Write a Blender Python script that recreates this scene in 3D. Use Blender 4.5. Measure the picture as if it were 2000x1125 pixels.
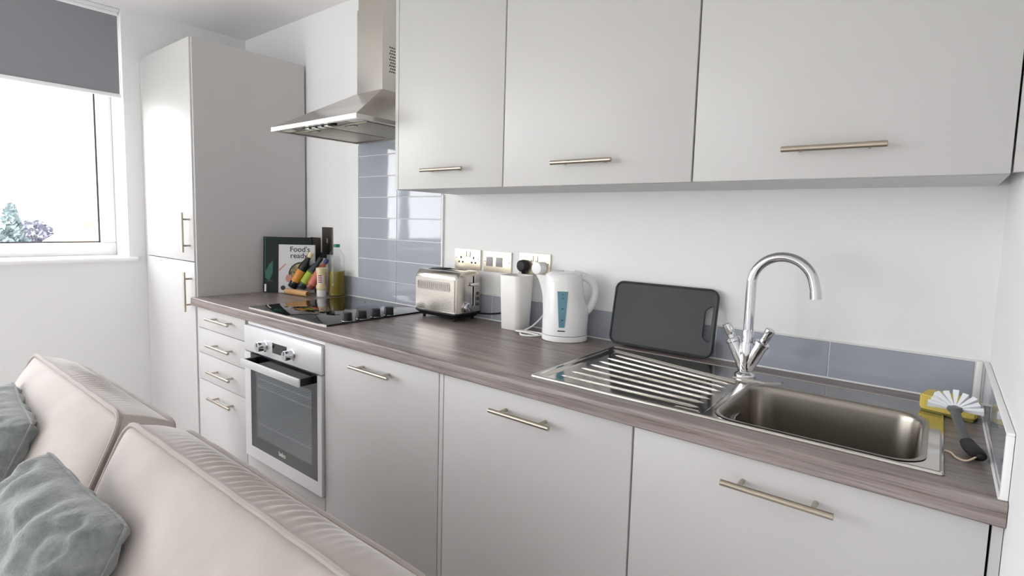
import bpy, bmesh, math, random
from mathutils import Vector, Matrix, noise

# ---------------------------------------------------------------- clear
for o in list(bpy.data.objects):
    bpy.data.objects.remove(o, do_unlink=True)
scn = bpy.context.scene
COL = scn.collection
PI = math.pi
R = math.radians

# ---------------------------------------------------------------- camera
YAW, PITCH, ROLL = -0.66726, -0.09107, 0.02680
fw = Vector((math.sin(YAW)*math.cos(PITCH), math.cos(YAW)*math.cos(PITCH), math.sin(PITCH)))
rt0 = Vector((math.cos(YAW), -math.sin(YAW), 0)); up0 = rt0.cross(fw)
rt = rt0*math.cos(ROLL) + up0*math.sin(ROLL); up = -rt0*math.sin(ROLL) + up0*math.cos(ROLL)
cd = bpy.data.cameras.new('camera'); cam = bpy.data.objects.new('camera', cd); COL.objects.link(cam)
cam.matrix_world = Matrix(((rt.x, up.x, -fw.x, -0.10605), (rt.y, up.y, -fw.y, -1.6577), (rt.z, up.z, -fw.z, 1.30321), (0, 0, 0, 1)))
cd.sensor_width = 36.0; cd.sensor_fit = 'HORIZONTAL'; cd.lens = 19.0395
cd.shift_x = -4.656/2000; cd.shift_y = -29.964/2000
cd.clip_start = 0.02; cd.clip_end = 500
scn.camera = cam

# ---------------------------------------------------------------- world (bright overcast sky)
SKY = 10.0
w = bpy.data.worlds.new('overcast_sky'); scn.world = w; w.use_nodes = True
bg = w.node_tree.nodes['Background']; bg.inputs['Color'].default_value = (0.985, 0.975, 1.0, 1); bg.inputs['Strength'].default_value = SKY

# ---------------------------------------------------------------- exposure
vs = scn.view_settings
vs.view_transform = 'Standard'; vs.look = 'None'; vs.gamma = 1.0; vs.use_curve_mapping = False
vs.exposure = -0.04
try: scn.cycles.max_bounces = 12; scn.cycles.diffuse_bounces = 8; scn.cycles.glossy_bounces = 6; scn.cycles.transparent_max_bounces = 16
except Exception: pass

# ================================================================ helpers
def lin(c):
    c = c/255.0
    return c/12.92 if c <= 0.04045 else ((c+0.055)/1.055)**2.4
def rgb(r, g, b): return (lin(r), lin(g), lin(b), 1.0)

def mat(name, col, rough=0.5, metal=0.0, spec=0.5, **kw):
    m = bpy.data.materials.new(name); m.use_nodes = True
    b = m.node_tree.nodes['Principled BSDF']
    b.inputs['Base Color'].default_value = col; b.inputs['Roughness'].default_value = rough
    b.inputs['Metallic'].default_value = metal; b.inputs['Specular IOR Level'].default_value = spec
    for k, v in kw.items(): b.inputs[k.replace('_', ' ')].default_value = v
    return m
def nodes(m): return m.node_tree.nodes, m.node_tree.links, m.node_tree.nodes['Principled BSDF']
def tex_noise(m, scale, detail=3.0, stretch=(1, 1, 1), rough=0.5, dist=0.0):
    n, l, b = nodes(m)
    tc = n.new('ShaderNodeTexCoord'); mp = n.new('ShaderNodeMapping'); mp.inputs['Scale'].default_value = stretch
    t = n.new('ShaderNodeTexNoise'); t.inputs['Scale'].default_value = scale; t.inputs['Detail'].default_value = detail
    t.inputs['Roughness'].default_value = rough; t.inputs['Distortion'].default_value = dist
    l.new(tc.outputs['Object'], mp.inputs['Vector']); l.new(mp.outputs['Vector'], t.inputs['Vector'])
    return t.outputs['Fac']
def ramp(m, fac, stops):
    n, l, b = nodes(m); r = n.new('ShaderNodeValToRGB'); l.new(fac, r.inputs['Fac'])
    while len(r.color_ramp.elements) < len(stops): r.color_ramp.elements.new(0.5)
    for e, (p, c) in zip(r.color_ramp.elements, stops): e.position = p; e.color = c
    return r.outputs['Color']
def bump(m, fac, strength=0.1, dist=0.01):
    n, l, b = nodes(m); bp = n.new('ShaderNodeBump'); bp.inputs['Strength'].default_value = strength; bp.inputs['Distance'].default_value = dist
    l.new(fac, bp.inputs['Height']); l.new(bp.outputs['Normal'], b.inputs['Normal'])
def vary(m, c1, c2, scale, **kw):
    n, l, b = nodes(m); l.new(ramp(m, tex_noise(m, scale, **kw), [(0.3, c1), (0.7, c2)]), b.inputs['Base Color'])
def rough_vary(m, a, b_, scale, **kw):
    n, l, b = nodes(m); mr = n.new('ShaderNodeMapRange'); mr.inputs['To Min'].default_value = a; mr.inputs['To Max'].default_value = b_
    mr.inputs['From Min'].default_value = 0.3; mr.inputs['From Max'].default_value = 0.7
    l.new(tex_noise(m, scale, **kw), mr.inputs['Value']); l.new(mr.outputs['Result'], b.inputs['Roughness'])

def box(bm, x0, x1, y0, y1, z0, z1, bev=0.0, seg=2):
    x0, x1 = min(x0, x1), max(x0, x1); y0, y1 = min(y0, y1), max(y0, y1); z0, z1 = min(z0, z1), max(z0, z1)
    v = [bm.verts.new(p) for p in [(x0, y0, z0), (x1, y0, z0), (x1, y1, z0), (x0, y1, z0), (x0, y0, z1), (x1, y0, z1), (x1, y1, z1), (x0, y1, z1)]]
    fs = [bm.faces.new([v[i] for i in q]) for q in [(3, 2, 1, 0), (4, 5, 6, 7), (0, 1, 5, 4), (1, 2, 6, 5), (2, 3, 7, 6), (3, 0, 4, 7)]]
    if bev > 0:
        es = list({e for f in fs for e in f.edges})
        bmesh.ops.bevel(bm, geom=es, offset=bev, segments=seg, profile=0.5, affect='EDGES', clamp_overlap=True)
    return bm
def B(*a, **k): return box(bmesh.new(), *a, **k)

def loft(bm, rings, cap=True, closed=False):
    vr = [[bm.verts.new(p) for p in r] for r in rings]
    n = len(vr[0]); m = len(vr)
    for i in range(m if closed else m-1):
        a, b = vr[i], vr[(i+1) % m]
        for j in range(n):
            try: bm.faces.new((a[j], a[(j+1) % n], b[(j+1) % n], b[j]))
            except ValueError: pass
    if cap and not closed:
        try: bm.faces.new(list(reversed(vr[0]))); bm.faces.new(vr[-1])
        except ValueError: pass
    return bm
def tube(bm, pts, r, n=10, closed=False, flat=1.0):
    pts = [Vector(p) for p in pts]; m = len(pts); rs = r if isinstance(r, (list, tuple)) else [r]*m
    rings = []; prev = None
    for i, p in enumerate(pts):
        if closed: t = pts[(i+1) % m] - pts[i-1]
        else: t = pts[min(i+1, m-1)] - pts[max(i-1, 0)]
        t.normalize()
        if prev is None:
            a = Vector((0, 0, 1)) if abs(t.z) < 0.9 else Vector((0, 1, 0))
            u = t.cross(a).normalized()
        else:
            u = (prev - t*prev.dot(t)).normalized()
        prev = u; v = t.cross(u)
        rings.append([p + u*math.cos(2*PI*k/n)*rs[i] + v*math.sin(2*PI*k/n)*rs[i]*flat for k in range(n)])
    return loft(bm, rings, cap=not closed, closed=closed)
def T(*a, **k): return tube(bmesh.new(), *a, **k)
def lathe(bm, prof, n=24, c=(0, 0, 0), axis='z'):
    rings = []
    for r, z in prof:
        ring = []
        for k in range(n):
            a = 2*PI*k/n; x, y = max(r, 1e-5)*math.cos(a), max(r, 1e-5)*math.sin(a)
            p = {'z': (x, y, z), 'y': (x, z, -y), 'x': (z, x, y)}[axis]
            ring.append((p[0]+c[0], p[1]+c[1], p[2]+c[2]))
        rings.append(ring)
    return loft(bm, rings)
def L(*a, **k): return lathe(bmesh.new(), *a, **k)
def prism(bm, poly, axis, a0, a1):
    def P(u, v, a): return {'x': (a, u, v), 'y': (u, a, v), 'z': (u, v, a)}[axis]
    return loft(bm, [[P(u, v, a0) for u, v in poly], [P(u, v, a1) for u, v in poly]])
def rrect(x0, x1, y0, y1, r, n=5):
    pts = []
    for cx, cy, a0 in ((x1-r, y1-r, 0), (x0+r, y1-r, 90), (x0+r, y0+r, 180), (x1-r, y0+r, 270)):
        for k in range(n+1):
            a = R(a0+90*k/n); pts.append((cx+r*math.cos(a), cy+r*math.sin(a)))
    return pts
def spline(pts, n=8):
    P = [Vector(p) for p in pts]; out = []
    for i in range(len(P)-1):
        p0 = P[max(i-1, 0)]; p1 = P[i]; p2 = P[i+1]; p3 = P[min(i+2, len(P)-1)]
        for k in range(n):
            t = k/n
            out.append(0.5*((2*p1) + (p2-p0)*t + (2*p0-5*p1+4*p2-p3)*t*t + (3*p1-p0-3*p2+p3)*t**3))
    out.append(P[-1]); return out

def mk(name, bm, m, parent=None, off=None, ang=35, clean=True):
    """one mesh object; off = world position of the thing's root when the shape is given in world coordinates"""
    if clean: bmesh.ops.recalc_face_normals(bm, faces=bm.faces)
    if off is not None: bmesh.ops.translate(bm, verts=bm.verts, vec=-Vector(off))
    me = bpy.data.meshes.new(name); bm.to_mesh(me); bm.free()
    me.materials.append(m)
    me.polygons.foreach_set('use_smooth', [True]*len(me.polygons))
    me.set_sharp_from_angle(angle=R(ang))
    o = bpy.data.objects.new(name, me); COL.objects.link(o)
    if parent is not None: o.parent = parent
    return o
def tag(o, label=None, cat=None, group=None, kind=None):
    if label: o['label'] = label
    if cat: o['category'] = cat
    if group: o['group'] = group
    if kind: o['kind'] = kind
    return o
class Thing:
    def __init__(s, name, label, cat, loc=(0, 0, 0), rot=(0, 0, 0), group=None, kind=None, world=False):
        s.e = bpy.data.objects.new(name, None); COL.objects.link(s.e); s.e.empty_display_size = 0.05
        s.e.location = loc; s.e.rotation_euler = rot; s.off = loc if world else None
        tag(s.e, label, cat, group, kind)
    def p(s, name, bm, m, parent=None, label=None, **k):
        o = mk(name, bm, m, parent or s.e, s.off, **k)
        if label: o['label'] = label
        return o
def struct(name, bm, m, label=None, parent=None):
    o = mk(name, bm, m, parent); tag(o, label, None, None, 'structure'); return o
def shared(name, src, parent, loc=(0, 0, 0)):
    o = src.copy(); o.name = name; COL.objects.link(o); o.parent = parent; o.location = loc; return o
def text_bm(s, size, depth=0.0004, bold=0.0):
    c = bpy.data.curves.new('lettering', 'FONT'); c.body = s; c.size = size; c.extrude = depth; c.align_x = 'CENTER'; c.offset = bold
    o = bpy.data.objects.new('lettering', c); COL.objects.link(o)
    me = bpy.data.meshes.new_from_object(o.evaluated_get(bpy.context.evaluated_depsgraph_get()))
    bpy.data.objects.remove(o, do_unlink=True)
    bm = bmesh.new(); bm.from_mesh(me); bpy.data.meshes.remove(me)
    return bm

# ================================================================ materials
M = {}
M['wall'] = mat('wall_paint', rgb(235, 235, 236), 0.75, spec=0.25); bump(M['wall'], tex_noise(M['wall'], 180, 2), 0.05, 0.001)
M['ceiling'] = mat('ceiling_paint', rgb(238, 236, 236), 0.85, spec=0.2)
M['cab'] = mat('cabinet_laminate', rgb(197, 195, 195), 0.38, spec=0.42); bump(M['cab'], tex_noise(M['cab'], 700, 1), 0.02, 0.0005)
M['carcass'] = mat('cabinet_carcass', rgb(204, 203, 204), 0.45)
M['gapdark'] = mat('dark_gasket', rgb(70, 72, 76), 0.7)  # even dark grey of the window gasket strips
M['plinth'] = mat('plinth_board', rgb(205, 203, 200), 0.4)
M['steel'] = mat('brushed_steel', rgb(204, 198, 190), 0.24, 1.0); bump(M['steel'], tex_noise(M['steel'], 300, 1, stretch=(0.03, 1, 1)), 0.03, 0.0005)
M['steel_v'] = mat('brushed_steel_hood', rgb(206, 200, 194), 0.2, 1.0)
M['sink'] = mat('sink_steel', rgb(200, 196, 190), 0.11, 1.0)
M['bowl'] = mat('darkened_bowl_steel', rgb(158, 152, 144), 0.3, 1.0)  # sink steel again, darkened for the dark reflections inside the bowl
M['nickel'] = mat('satin_nickel', rgb(190, 180, 165), 0.27, 1.0)
M['chrome'] = mat('chrome', rgb(212, 212, 216), 0.06, 1.0)
M['oven'] = mat('oven_steel', rgb(226, 225, 228), 0.36, 0.45)
M['plate'] = mat('switch_plate_metal', rgb(236, 226, 206), 0.34, 0.85)
M['plate_dark'] = mat('reflection_dark_nickel', rgb(112, 106, 100), 0.25, 1.0)  # switch plates: dark reflection of the tall cabinet put into the metal colour
M['black'] = mat('black_plastic', rgb(26, 26, 28), 0.5, spec=0.3)
M['blackgloss'] = mat('black_glass', rgb(9, 9, 11), 0.03, spec=0.8)
M['dark'] = mat('dark_slot', rgb(18, 18, 19), 0.6)
M['grey_plastic'] = mat('grey_plastic', rgb(150, 146, 146), 0.4)
M['white_plastic'] = mat('white_plastic', rgb(238, 238, 238), 0.22)
M['upvc'] = mat('window_frame_plastic', rgb(238, 238, 240), 0.3)
M['sill'] = mat('sill_board', rgb(244, 244, 244), 0.3)
M['ceramic'] = mat('white_pot_ceramic', rgb(236, 234, 231), 0.38)
M['tile'] = mat('blue_grey_glazed_tile', rgb(150, 153, 163), 0.05, spec=0.6); vary(M['tile'], rgb(164, 168, 179), rgb(170, 174, 185), 4); bump(M['tile'], tex_noise(M['tile'], 9, 1), 0.04, 0.01)
M['grout'] = mat('white_grout', rgb(232, 232, 230), 0.8)
M['trim'] = mat('white_edge_trim', rgb(240, 240, 240), 0.35)
M['blind'] = mat('blind_fabric', rgb(146, 145, 151), 0.85, spec=0.2); bump(M['blind'], tex_noise(M['blind'], 600, 1), 0.1, 0.001)
n_, l_, b_ = nodes(M['blind']); tl = n_.new('ShaderNodeBsdfTranslucent'); tl.inputs['Color'].default_value = rgb(90, 90, 96); mx_ = n_.new('ShaderNodeMixShader'); mx_.inputs['Fac'].default_value = 0.06
l_.new(b_.outputs['BSDF'], mx_.inputs[1]); l_.new(tl.outputs['BSDF'], mx_.inputs[2]); l_.new(mx_.outputs['Shader'], n_['Material Output'].inputs['Surface'])
M['floor'] = mat('floor_laminate', rgb(226, 223, 222), 0.45)  # unseen floor, near-white to throw light back up into the room
M['board'] = mat('chopping_board_plastic', rgb(44, 47, 50), 0.5); bump(M['board'], tex_noise(M['board'], 400, 2), 0.15, 0.001)
M['sponge'] = mat('sponge_foam', rgb(206, 186, 96), 0.9); bump(M['sponge'], tex_noise(M['sponge'], 260, 2), 0.5, 0.003)
M['scour'] = mat('scouring_pad', rgb(120, 118, 60), 0.95)
M['bristle'] = mat('white_bristle', rgb(240, 242, 246), 0.5)
M['string'] = mat('cotton_string', rgb(214, 196, 170), 0.9)
M['gauge'] = mat('teal_gauge', rgb(92, 142, 158), 0.25)
M['gauge_mark'] = mat('gauge_print', rgb(40, 80, 110), 0.5)
M['book_dark'] = mat('dark_green_cover', rgb(20, 31, 33), 0.45, spec=0.25)
M['book_green'] = mat('green_leaf_print', rgb(28, 92, 72), 0.4)
M['paper'] = mat('book_paper', rgb(228, 224, 214), 0.8)
M['book_white'] = mat('pale_book_cover', rgb(206, 204, 206), 0.4)
M['ink'] = mat('black_ink', rgb(38, 38, 40), 0.6)
M['pan'] = mat('pan_print', rgb(42, 44, 44), 0.5)
M['food'] = mat('food_print', rgb(150, 130, 90), 0.6); vary(M['food'], rgb(60, 66, 50), rgb(190, 170, 120), 60, detail=2)
M['pink'] = mat('pink_print', rgb(196, 140, 132), 0.6)
M['wood'] = mat('pale_wood', rgb(214, 166, 112), 0.5); vary(M['wood'], rgb(206, 156, 102), rgb(222, 178, 126), 20, stretch=(1, 8, 8))
M['bottle_dark'] = mat('dark_sauce_bottle', rgb(30, 34, 32), 0.12)
M['bottle_navy'] = mat('dark_blue_bottle', rgb(40, 50, 62), 0.15)
M['bottle_red'] = mat('red_brown_sauce', rgb(150, 84, 70), 0.2)
M['orange'] = mat('orange_label', rgb(226, 152, 54), 0.5)
M['lime'] = mat('lime_label', rgb(170, 190, 60), 0.5)
M['green_label'] = mat('green_label', rgb(58, 96, 44), 0.5)
M['rose_label'] = mat('rose_label', rgb(206, 120, 108), 0.5)
M['blue_cap'] = mat('blue_cap', rgb(38, 54, 112), 0.35)
M['cream'] = mat('cream_mayonnaise', rgb(226, 208, 166), 0.3)
M['red_print'] = mat('red_print', rgb(150, 44, 44), 0.5)
M['green_cap'] = mat('green_cap', rgb(20, 128, 96), 0.35)
M['white_label'] = mat('white_label', rgb(232, 228, 220), 0.6)
M['ground'] = mat('meadow', rgb(120, 128, 100), 0.9)
M['leaf_a'] = mat('hazed_needles', rgb(112, 128, 132), 0.8)  # outdoor glare and haze put into the three leaf colours
M['leaf_b'] = mat('hazed_dull_leaves', rgb(110, 110, 124), 0.8)
M['leaf_c'] = mat('hazed_pale_leaves', rgb(160, 174, 172), 0.8)
M['bark'] = mat('bark', rgb(92, 80, 76), 0.9)
M['roof'] = mat('terracotta_roof', rgb(196, 128, 102), 0.8)
M['render'] = mat('pale_render', rgb(220, 212, 200), 0.8)

def mk_glass(name, tint, refl=1.0, ior=1.5):
    m = bpy.data.materials.new(name); m.use_nodes = True; n, l = m.node_tree.nodes, m.node_tree.links
    n.remove(n['Principled BSDF']); out = n['Material Output']
    t = n.new('ShaderNodeBsdfTransparent'); t.inputs['Color'].default_value = tint
    g = n.new('ShaderNodeBsdfGlossy'); g.inputs['Roughness'].default_value = 0.02; g.inputs['Color'].default_value = (refl, refl, refl, 1)
    f = n.new('ShaderNodeFresnel'); ge = n.new('ShaderNodeNewGeometry'); mr = n.new('ShaderNodeMapRange')
    mr.inputs['To Min'].default_value = ior; mr.inputs['To Max'].default_value = 1.0/ior   # same reflectance on both faces of the sheet
    l.new(ge.outputs['Backfacing'], mr.inputs['Value']); l.new(mr.outputs['Result'], f.inputs['IOR'])
    x = n.new('ShaderNodeMixShader'); l.new(f.outputs['Fac'], x.inputs['Fac']); l.new(t.outputs['BSDF'], x.inputs[1]); l.new(g.outputs['BSDF'], x.inputs[2])
    l.new(x.outputs['Shader'], out.inputs['Surface']); return m
M['pane'] = mk_glass('window_glass', (0.97, 0.98, 0.98, 1), 0.9)
M['oven_glass'] = mk_glass('tinted_oven_glass', (0.72, 0.74, 0.77, 1), 0.9, 1.6)
m = M['oven_glass']; n_, l_ = m.node_tree.nodes, m.node_tree.links
df_ = n_.new('ShaderNodeBsdfDiffuse'); df_.inputs['Color'].default_value = rgb(146, 156, 164)  # grey diffuse share stands in for the room's reflection on the oven glass
mx_ = n_.new('ShaderNodeMixShader'); mx_.inputs['Fac'].default_value = 0.24; tr_ = n_['Transparent BSDF']; fin = [x for x in n_ if x.type == 'MIX_SHADER' and x is not mx_][0]
l_.new(tr_.outputs['BSDF'], mx_.inputs[1]); l_.new(df_.outputs['BSDF'], mx_.inputs[2]); l_.new(mx_.outputs['Shader'], fin.inputs[1])
M['clear'] = mk_glass('clear_bottle_plastic', (0.93, 0.95, 0.945, 1), 0.9, 1.42)
M['oil'] = mat('olive_oil', rgb(168, 150, 52), 0.08, **{'Transmission_Weight': 0.55, 'IOR': 1.35})

# worktop: dark grey-brown wood grain along the run
m = mat('worktop_woodgrain', rgb(108, 98, 94), 0.33, spec=0.5); M['worktop'] = m
n_, l_, b_ = nodes(m)
f1 = tex_noise(m, 5, 6, (0.55, 9, 14), 0.62, 0.5); f2 = tex_noise(m, 14, 4, (0.6, 16, 20), 0.6)
mx = n_.new('ShaderNodeMix'); mx.data_type = 'RGBA'; mx.blend_type = 'MULTIPLY'; mx.inputs[0].default_value = 0.6
l_.new(ramp(m, f1, [(0.30, rgb(94, 82, 80)), (0.44, rgb(132, 120, 117)), (0.60, rgb(154, 143, 140)), (0.8, rgb(168, 158, 155))]), mx.inputs[6])
l_.new(ramp(m, f2, [(0.3, rgb(170, 166, 164)), (0.6, rgb(255, 255, 255))]), mx.inputs[7])
l_.new(mx.outputs[2], b_.inputs['Base Color']); bump(m, f2, 0.12, 0.002)

# velvet sofa + fleece
m = mat('taupe_velvet', rgb(168, 160, 157), 0.75, spec=0.25, **{'Sheen_Weight': 0.55, 'Sheen_Roughness': 0.35}); M['velvet'] = m
vary(m, rgb(172, 163, 159), rgb(188, 179, 175), 7, detail=4, stretch=(1, 1, 1)); bump(m, tex_noise(m, 350, 2), 0.12, 0.002)
M['velvet_pipe'] = mat('taupe_piping', rgb(158, 147, 143), 0.75, spec=0.25, **{'Sheen_Weight': 0.4})
m = mat('grey_fleece', rgb(110, 114, 116), 0.95, spec=0.1, **{'Sheen_Weight': 0.6, 'Sheen_Roughness': 0.5}); M['fleece'] = m
vary(m, rgb(104, 110, 112), rgb(146, 150, 150), 26, detail=6, rough=0.7); bump(m, tex_noise(m, 120, 5, rough=0.7), 0.55, 0.006)

# ================================================================ measures
XL = -3.57            # left wall
YF = -4.5             # wall behind the camera
ZC = 2.376            # ceiling
WT, WB = 0.910, 0.870 # worktop
YW = -0.600           # worktop front
DF = -0.582           # door faces
X0, X1, X2, X3, X4, X5 = -2.868, -2.397, -1.806, -1.2196, -0.6089, -0.0149
TS = -2.886           # tall unit side face
ZU, DU = 1.4175, -0.3283
U0, U1, U2, U3 = -1.718, -1.2106, -0.6044, -0.018

# ================================================================ room shell
struct('floor', B(XL-0.3, 0.2, YF-0.2, 0.2, -0.1, 0), M['floor'], 'unseen kitchen floor made pale to bounce light')
struct('ceiling', B(XL-0.3, 0.2, YF-0.2, 0.2, ZC, ZC+0.1), M['ceiling'], 'flat white ceiling')
struct('wall_back', B(XL-0.3, 0.2, 0, 0.15, -0.1, ZC+0.1), M['wall'], 'white wall behind the worktop')
struct('wall_right', B(0, 0.15, YF-0.2, 0.2, -0.1, ZC+0.1), M['wall'], 'white wall at the sink end')
PX0, PX1, PZ0, PZ1 = -3.52, -2.40, 0.06, 2.10
bm = bmesh.new(); box(bm, XL-0.3, PX0, YF-0.15, YF, -0.1, ZC+0.1); box(bm, PX1, 0.2, YF-0.15, YF, -0.1, ZC+0.1); box(bm, PX0, PX1, YF-0.15, YF, -0.1, PZ0); box(bm, PX0, PX1, YF-0.15, YF, PZ1, ZC+0.1)
struct('wall_front', bm, M['wall'], 'white wall facing the kitchen run')
e_ = Thing('window_2', 'added unseen window that lights the kitchen run from the front', None, ((PX0+PX1)/2, YF-0.1, PZ0), kind='structure', world=True)  # added behind the camera, out of view, to light the cabinet fronts
bm = bmesh.new(); t0, t1 = YF-0.13, YF-0.06
box(bm, PX0, PX1, t0, t1, PZ0, PZ0+0.07, 0.005); box(bm, PX0, PX1, t0, t1, PZ1-0.07, PZ1, 0.005)
for x_ in (PX0, (PX0+PX1)/2-0.035, PX1-0.07): box(bm, x_, x_+0.07, t0, t1, PZ0+0.07, PZ1-0.07, 0.005)
e_.p('window_frame', bm, M['upvc'])
for a, b in ((PX0+0.07, (PX0+PX1)/2-0.035), ((PX0+PX1)/2+0.035, PX1-0.07)): e_.p('pane', B(a, b, YF-0.105, YF-0.085, PZ0+0.07, PZ1-0.07), M['pane'])
ld = bpy.data.lights.new('window_portal', 'AREA'); ld.shape = 'RECTANGLE'; ld.size = PX1-PX0; ld.size_y = PZ1-PZ0; ld.cycles.is_portal = True
lo = bpy.data.objects.new('window_portal', ld); COL.objects.link(lo); lo.location = ((PX0+PX1)/2, YF-0.16, (PZ0+PZ1)/2); lo.rotation_euler = (R(90), 0, 0)
WIN = [(-2.30, -0.648, 1.065), (-4.35, -2.60, 0.12)]; WZ0, WZ1 = 1.065, 2.362; WD = 0.30; FX = XL-0.20  # second opening is added out of view for more daylight from the left
bm = bmesh.new()
box(bm, XL-WD, XL, YF-0.2, 0.2, WZ1, ZC+0.1)
for a, b, z in WIN: box(bm, XL-WD, XL, a, b, -0.1, z)
ys = [YF-0.2, WIN[1][0], WIN[1][1], WIN[0][0], WIN[0][1], 0.2]
for a, b in ((0, 1), (2, 3), (4, 5)): box(bm, XL-WD, XL, ys[a], ys[b], -0.1, WZ1)
struct('wall_left', bm, M['wall'], 'white wall holding the window')

def window(idx, y0, y1, WZ0):
    e = Thing('window_%d' % idx, ['white framed window with a deep sill beside the tall cabinet', '', 'added unseen full-height window that lights the room from the left'][idx-1], None, (FX, (y0+y1)/2, WZ0), kind='structure', world=True)
    f = 0.07; ym = (y0+y1)/2
    fr = bmesh.new(); t0, t1 = FX-0.07, FX
    box(fr, t0, t1, y0, y1, WZ0, WZ0+f, 0.006); box(fr, t0, t1, y0, y1, WZ1-f, WZ1, 0.006)
    box(fr, t0, t1, y0, y0+f, WZ0+f, WZ1-f, 0.006); box(fr, t0, t1, y1-f, y1, WZ0+f, WZ1-f, 0.006)
    if y1-y0 > 1.2: box(fr, t0, t1, ym-0.035, ym+0.035, WZ0+f, WZ1-f, 0.006)
    e.p('window_frame', fr, M['upvc'])
    for a, b in (((y0+f, ym-0.035), (ym+0.035, y1-f)) if y1-y0 > 1.2 else ((y0+f, y1-f),)):
        pn = e.p('pane', B(FX-0.05, FX-0.026, a, b, WZ0+f, WZ1-f), M['pane'])
        bd = bmesh.new(); t = 0.007
        for q in ((a, b, WZ0+f, WZ0+f+t), (a, b, WZ1-f-t, WZ1-f), (a, a+t, WZ0+f+t, WZ1-f-t), (b-t, b, WZ0+f+t, WZ1-f-t)): box(bd, FX-0.026, FX-0.018, *q)
        e.p('gasket', bd, M['gapdark'], parent=pn)
    sl = bmesh.new(); prism(sl, [(FX, WZ0-0.022), (XL+0.022, WZ0-0.022), (XL+0.03, WZ0-0.014), (XL+0.03, WZ0-0.006), (XL+0.024, WZ0+0.001), (FX, WZ0+0.001)], 'y', y0-0.035, y1+0.035)
    e.p('window_sill', sl, M['sill'])
    return e
for i, (a, b, WZ0) in enumerate(WIN):
    window(1+2*i, a, b, WZ0)
    ld = bpy.data.lights.new('window_portal', 'AREA'); ld.shape = 'RECTANGLE'; ld.size = WZ1-WZ0; ld.size_y = b-a
    ld.cycles.is_portal = True
    lo = bpy.data.objects.new('window_portal', ld); COL.objects.link(lo); lo.location = (FX-0.09, (a+b)/2, (WZ0+WZ1)/2); lo.rotation_euler = (0, R(-90), 0)
    if i: continue
    a = (a+b)/2
    # roller blind in the reveal
    t = Thing('roller_blind', 'dark grey roller blind partly lowered over the window beside the tall cabinet', 'blind', (XL-0.03, (a+b)/2, 1.92), world=True)
    t.p('fabric', B(XL-0.021, XL-0.0195, a+0.02, b-0.010, 1.925, 2.34), M['blind'])
    t.p('roller', T([(XL-0.035, a+0.012, 2.335), (XL-0.035, b-0.008, 2.335)], 0.018, 14), M['upvc'])
    t.p('headrail', B(XL-0.055, XL-0.004, a+0.005, b-0.003, 2.345, 2.361, 0.003), M['upvc'])
    t.p('bottom_bar', B(XL-0.026, XL-0.013, a+0.016, b-0.004, 1.908, 1.928, 0.004), M['upvc'])
    t.p('chain', T(spline([(XL-0.03, b-0.006, 2.33), (XL-0.03, b-0.006, 1.5), (XL-0.028, b-0.008, 1.345), (XL-0.022, b-0.007, 1.33), (XL-0.013, b-0.007, 1.345), (XL-0.011, b-0.006, 1.5), (XL-0.012, b-0.006, 2.33)], 6), 0.0017, 6), M['upvc'])

# ================================================================ outside
tag(mk('meadow', B(-260, -8, -120, 160, -9.2, -9.0), M['ground']), 'open ground far below the window', 'ground', kind='structure')
def tree(name, label, x, y, top, rad, leaf, kind, seed):
    rnd = random.Random(seed); t = Thing(name, label, 'tree', (x, y, -9.0)); H = top+9.0
    bm = bmesh.new(); nl = 1500
    for i in range(nl):
        if kind == 'cone':
            h = rnd.random()**1.3; z = H*(0.15+0.85*h); r = rad*(1-h)*math.sqrt(rnd.random())*1.05+0.1; a = rnd.random()*2*PI
            c = Vector((r*math.cos(a), r*math.sin(a), z)); s = 0.30
        else:
            while True:
                c = Vector((rnd.uniform(-1, 1), rnd.uniform(-1, 1), rnd.uniform(-1, 1)))
                if 0.2 < c.length < 1.0+0.25*noise.noise(c*2.2+Vector((seed, 0, 0))): break
            c = Vector((c.x*rad, c.y*rad, H*0.62+c.z*H*0.38)); s = 0.26
        u = Vector((rnd.gauss(0, 1), rnd.gauss(0, 1), rnd.gauss(0, 1))).normalized(); v = u.orthogonal().normalized()*s*rnd.uniform(.6, 1.4); u = u*s*rnd.uniform(.6, 1.4)
        bm.faces.new([bm.verts.new(c+q) for q in (-u, -v*0.6, u, v*0.6)])
    o = t.p('crown', bm, leaf, clean=False); o['kind'] = 'stuff'
    t.p('trunk', T([(0, 0, 0), (0.1, 0, H*0.5), (0.0, 0.1, H*0.85)], [0.3, 0.2, 0.05], 8), M['bark'])
tree('conifer_tree', 'tall pointed conifer seen through the window', -52, 6.45, 1.7, 2.3, M['leaf_a'], 'cone', 1)
tree('leafy_tree', 'haze-tinted purple-grey bushy tree left of the conifer outside', -62, 4.0, 0.3, 2.4, M['leaf_b'], 'ball', 2)
tree('leafy_tree', 'haze-tinted purple-grey bushy tree just right of the conifer outside', -57, 8.6, 0.5, 1.9, M['leaf_b'], 'ball', 3)
tree('leafy_tree', 'small dark bushy tree beside the terracotta roof outside', -52, 11.0, 0.0, 1.2, M['leaf_b'], 'ball', 4)
tree('leafy_tree', 'haze-paled green far tree behind the terracotta roof outside', -90, 21.5, 0.5, 3.6, M['leaf_c'], 'ball', 5)
hs = Thing('house', 'pale house with a terracotta hipped roof outside the window', 'house', (-45, 8.7, -8.5))
hs.p('house_wall', B(-3, 3, -2.6, 2.6, -0.5, 6.6), M['render'])
bm = bmesh.new(); loft(bm, [[(-3.3, -2.9, 6.5), (3.3, -2.9, 6.5), (3.3, 2.9, 6.5), (-3.3, 2.9, 6.5)], [(-1.2, -0.5, 8.75), (1.2, -0.5, 8.75), (1.2, 0.5, 8.75), (-1.2, 0.5, 8.75)]])
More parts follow.
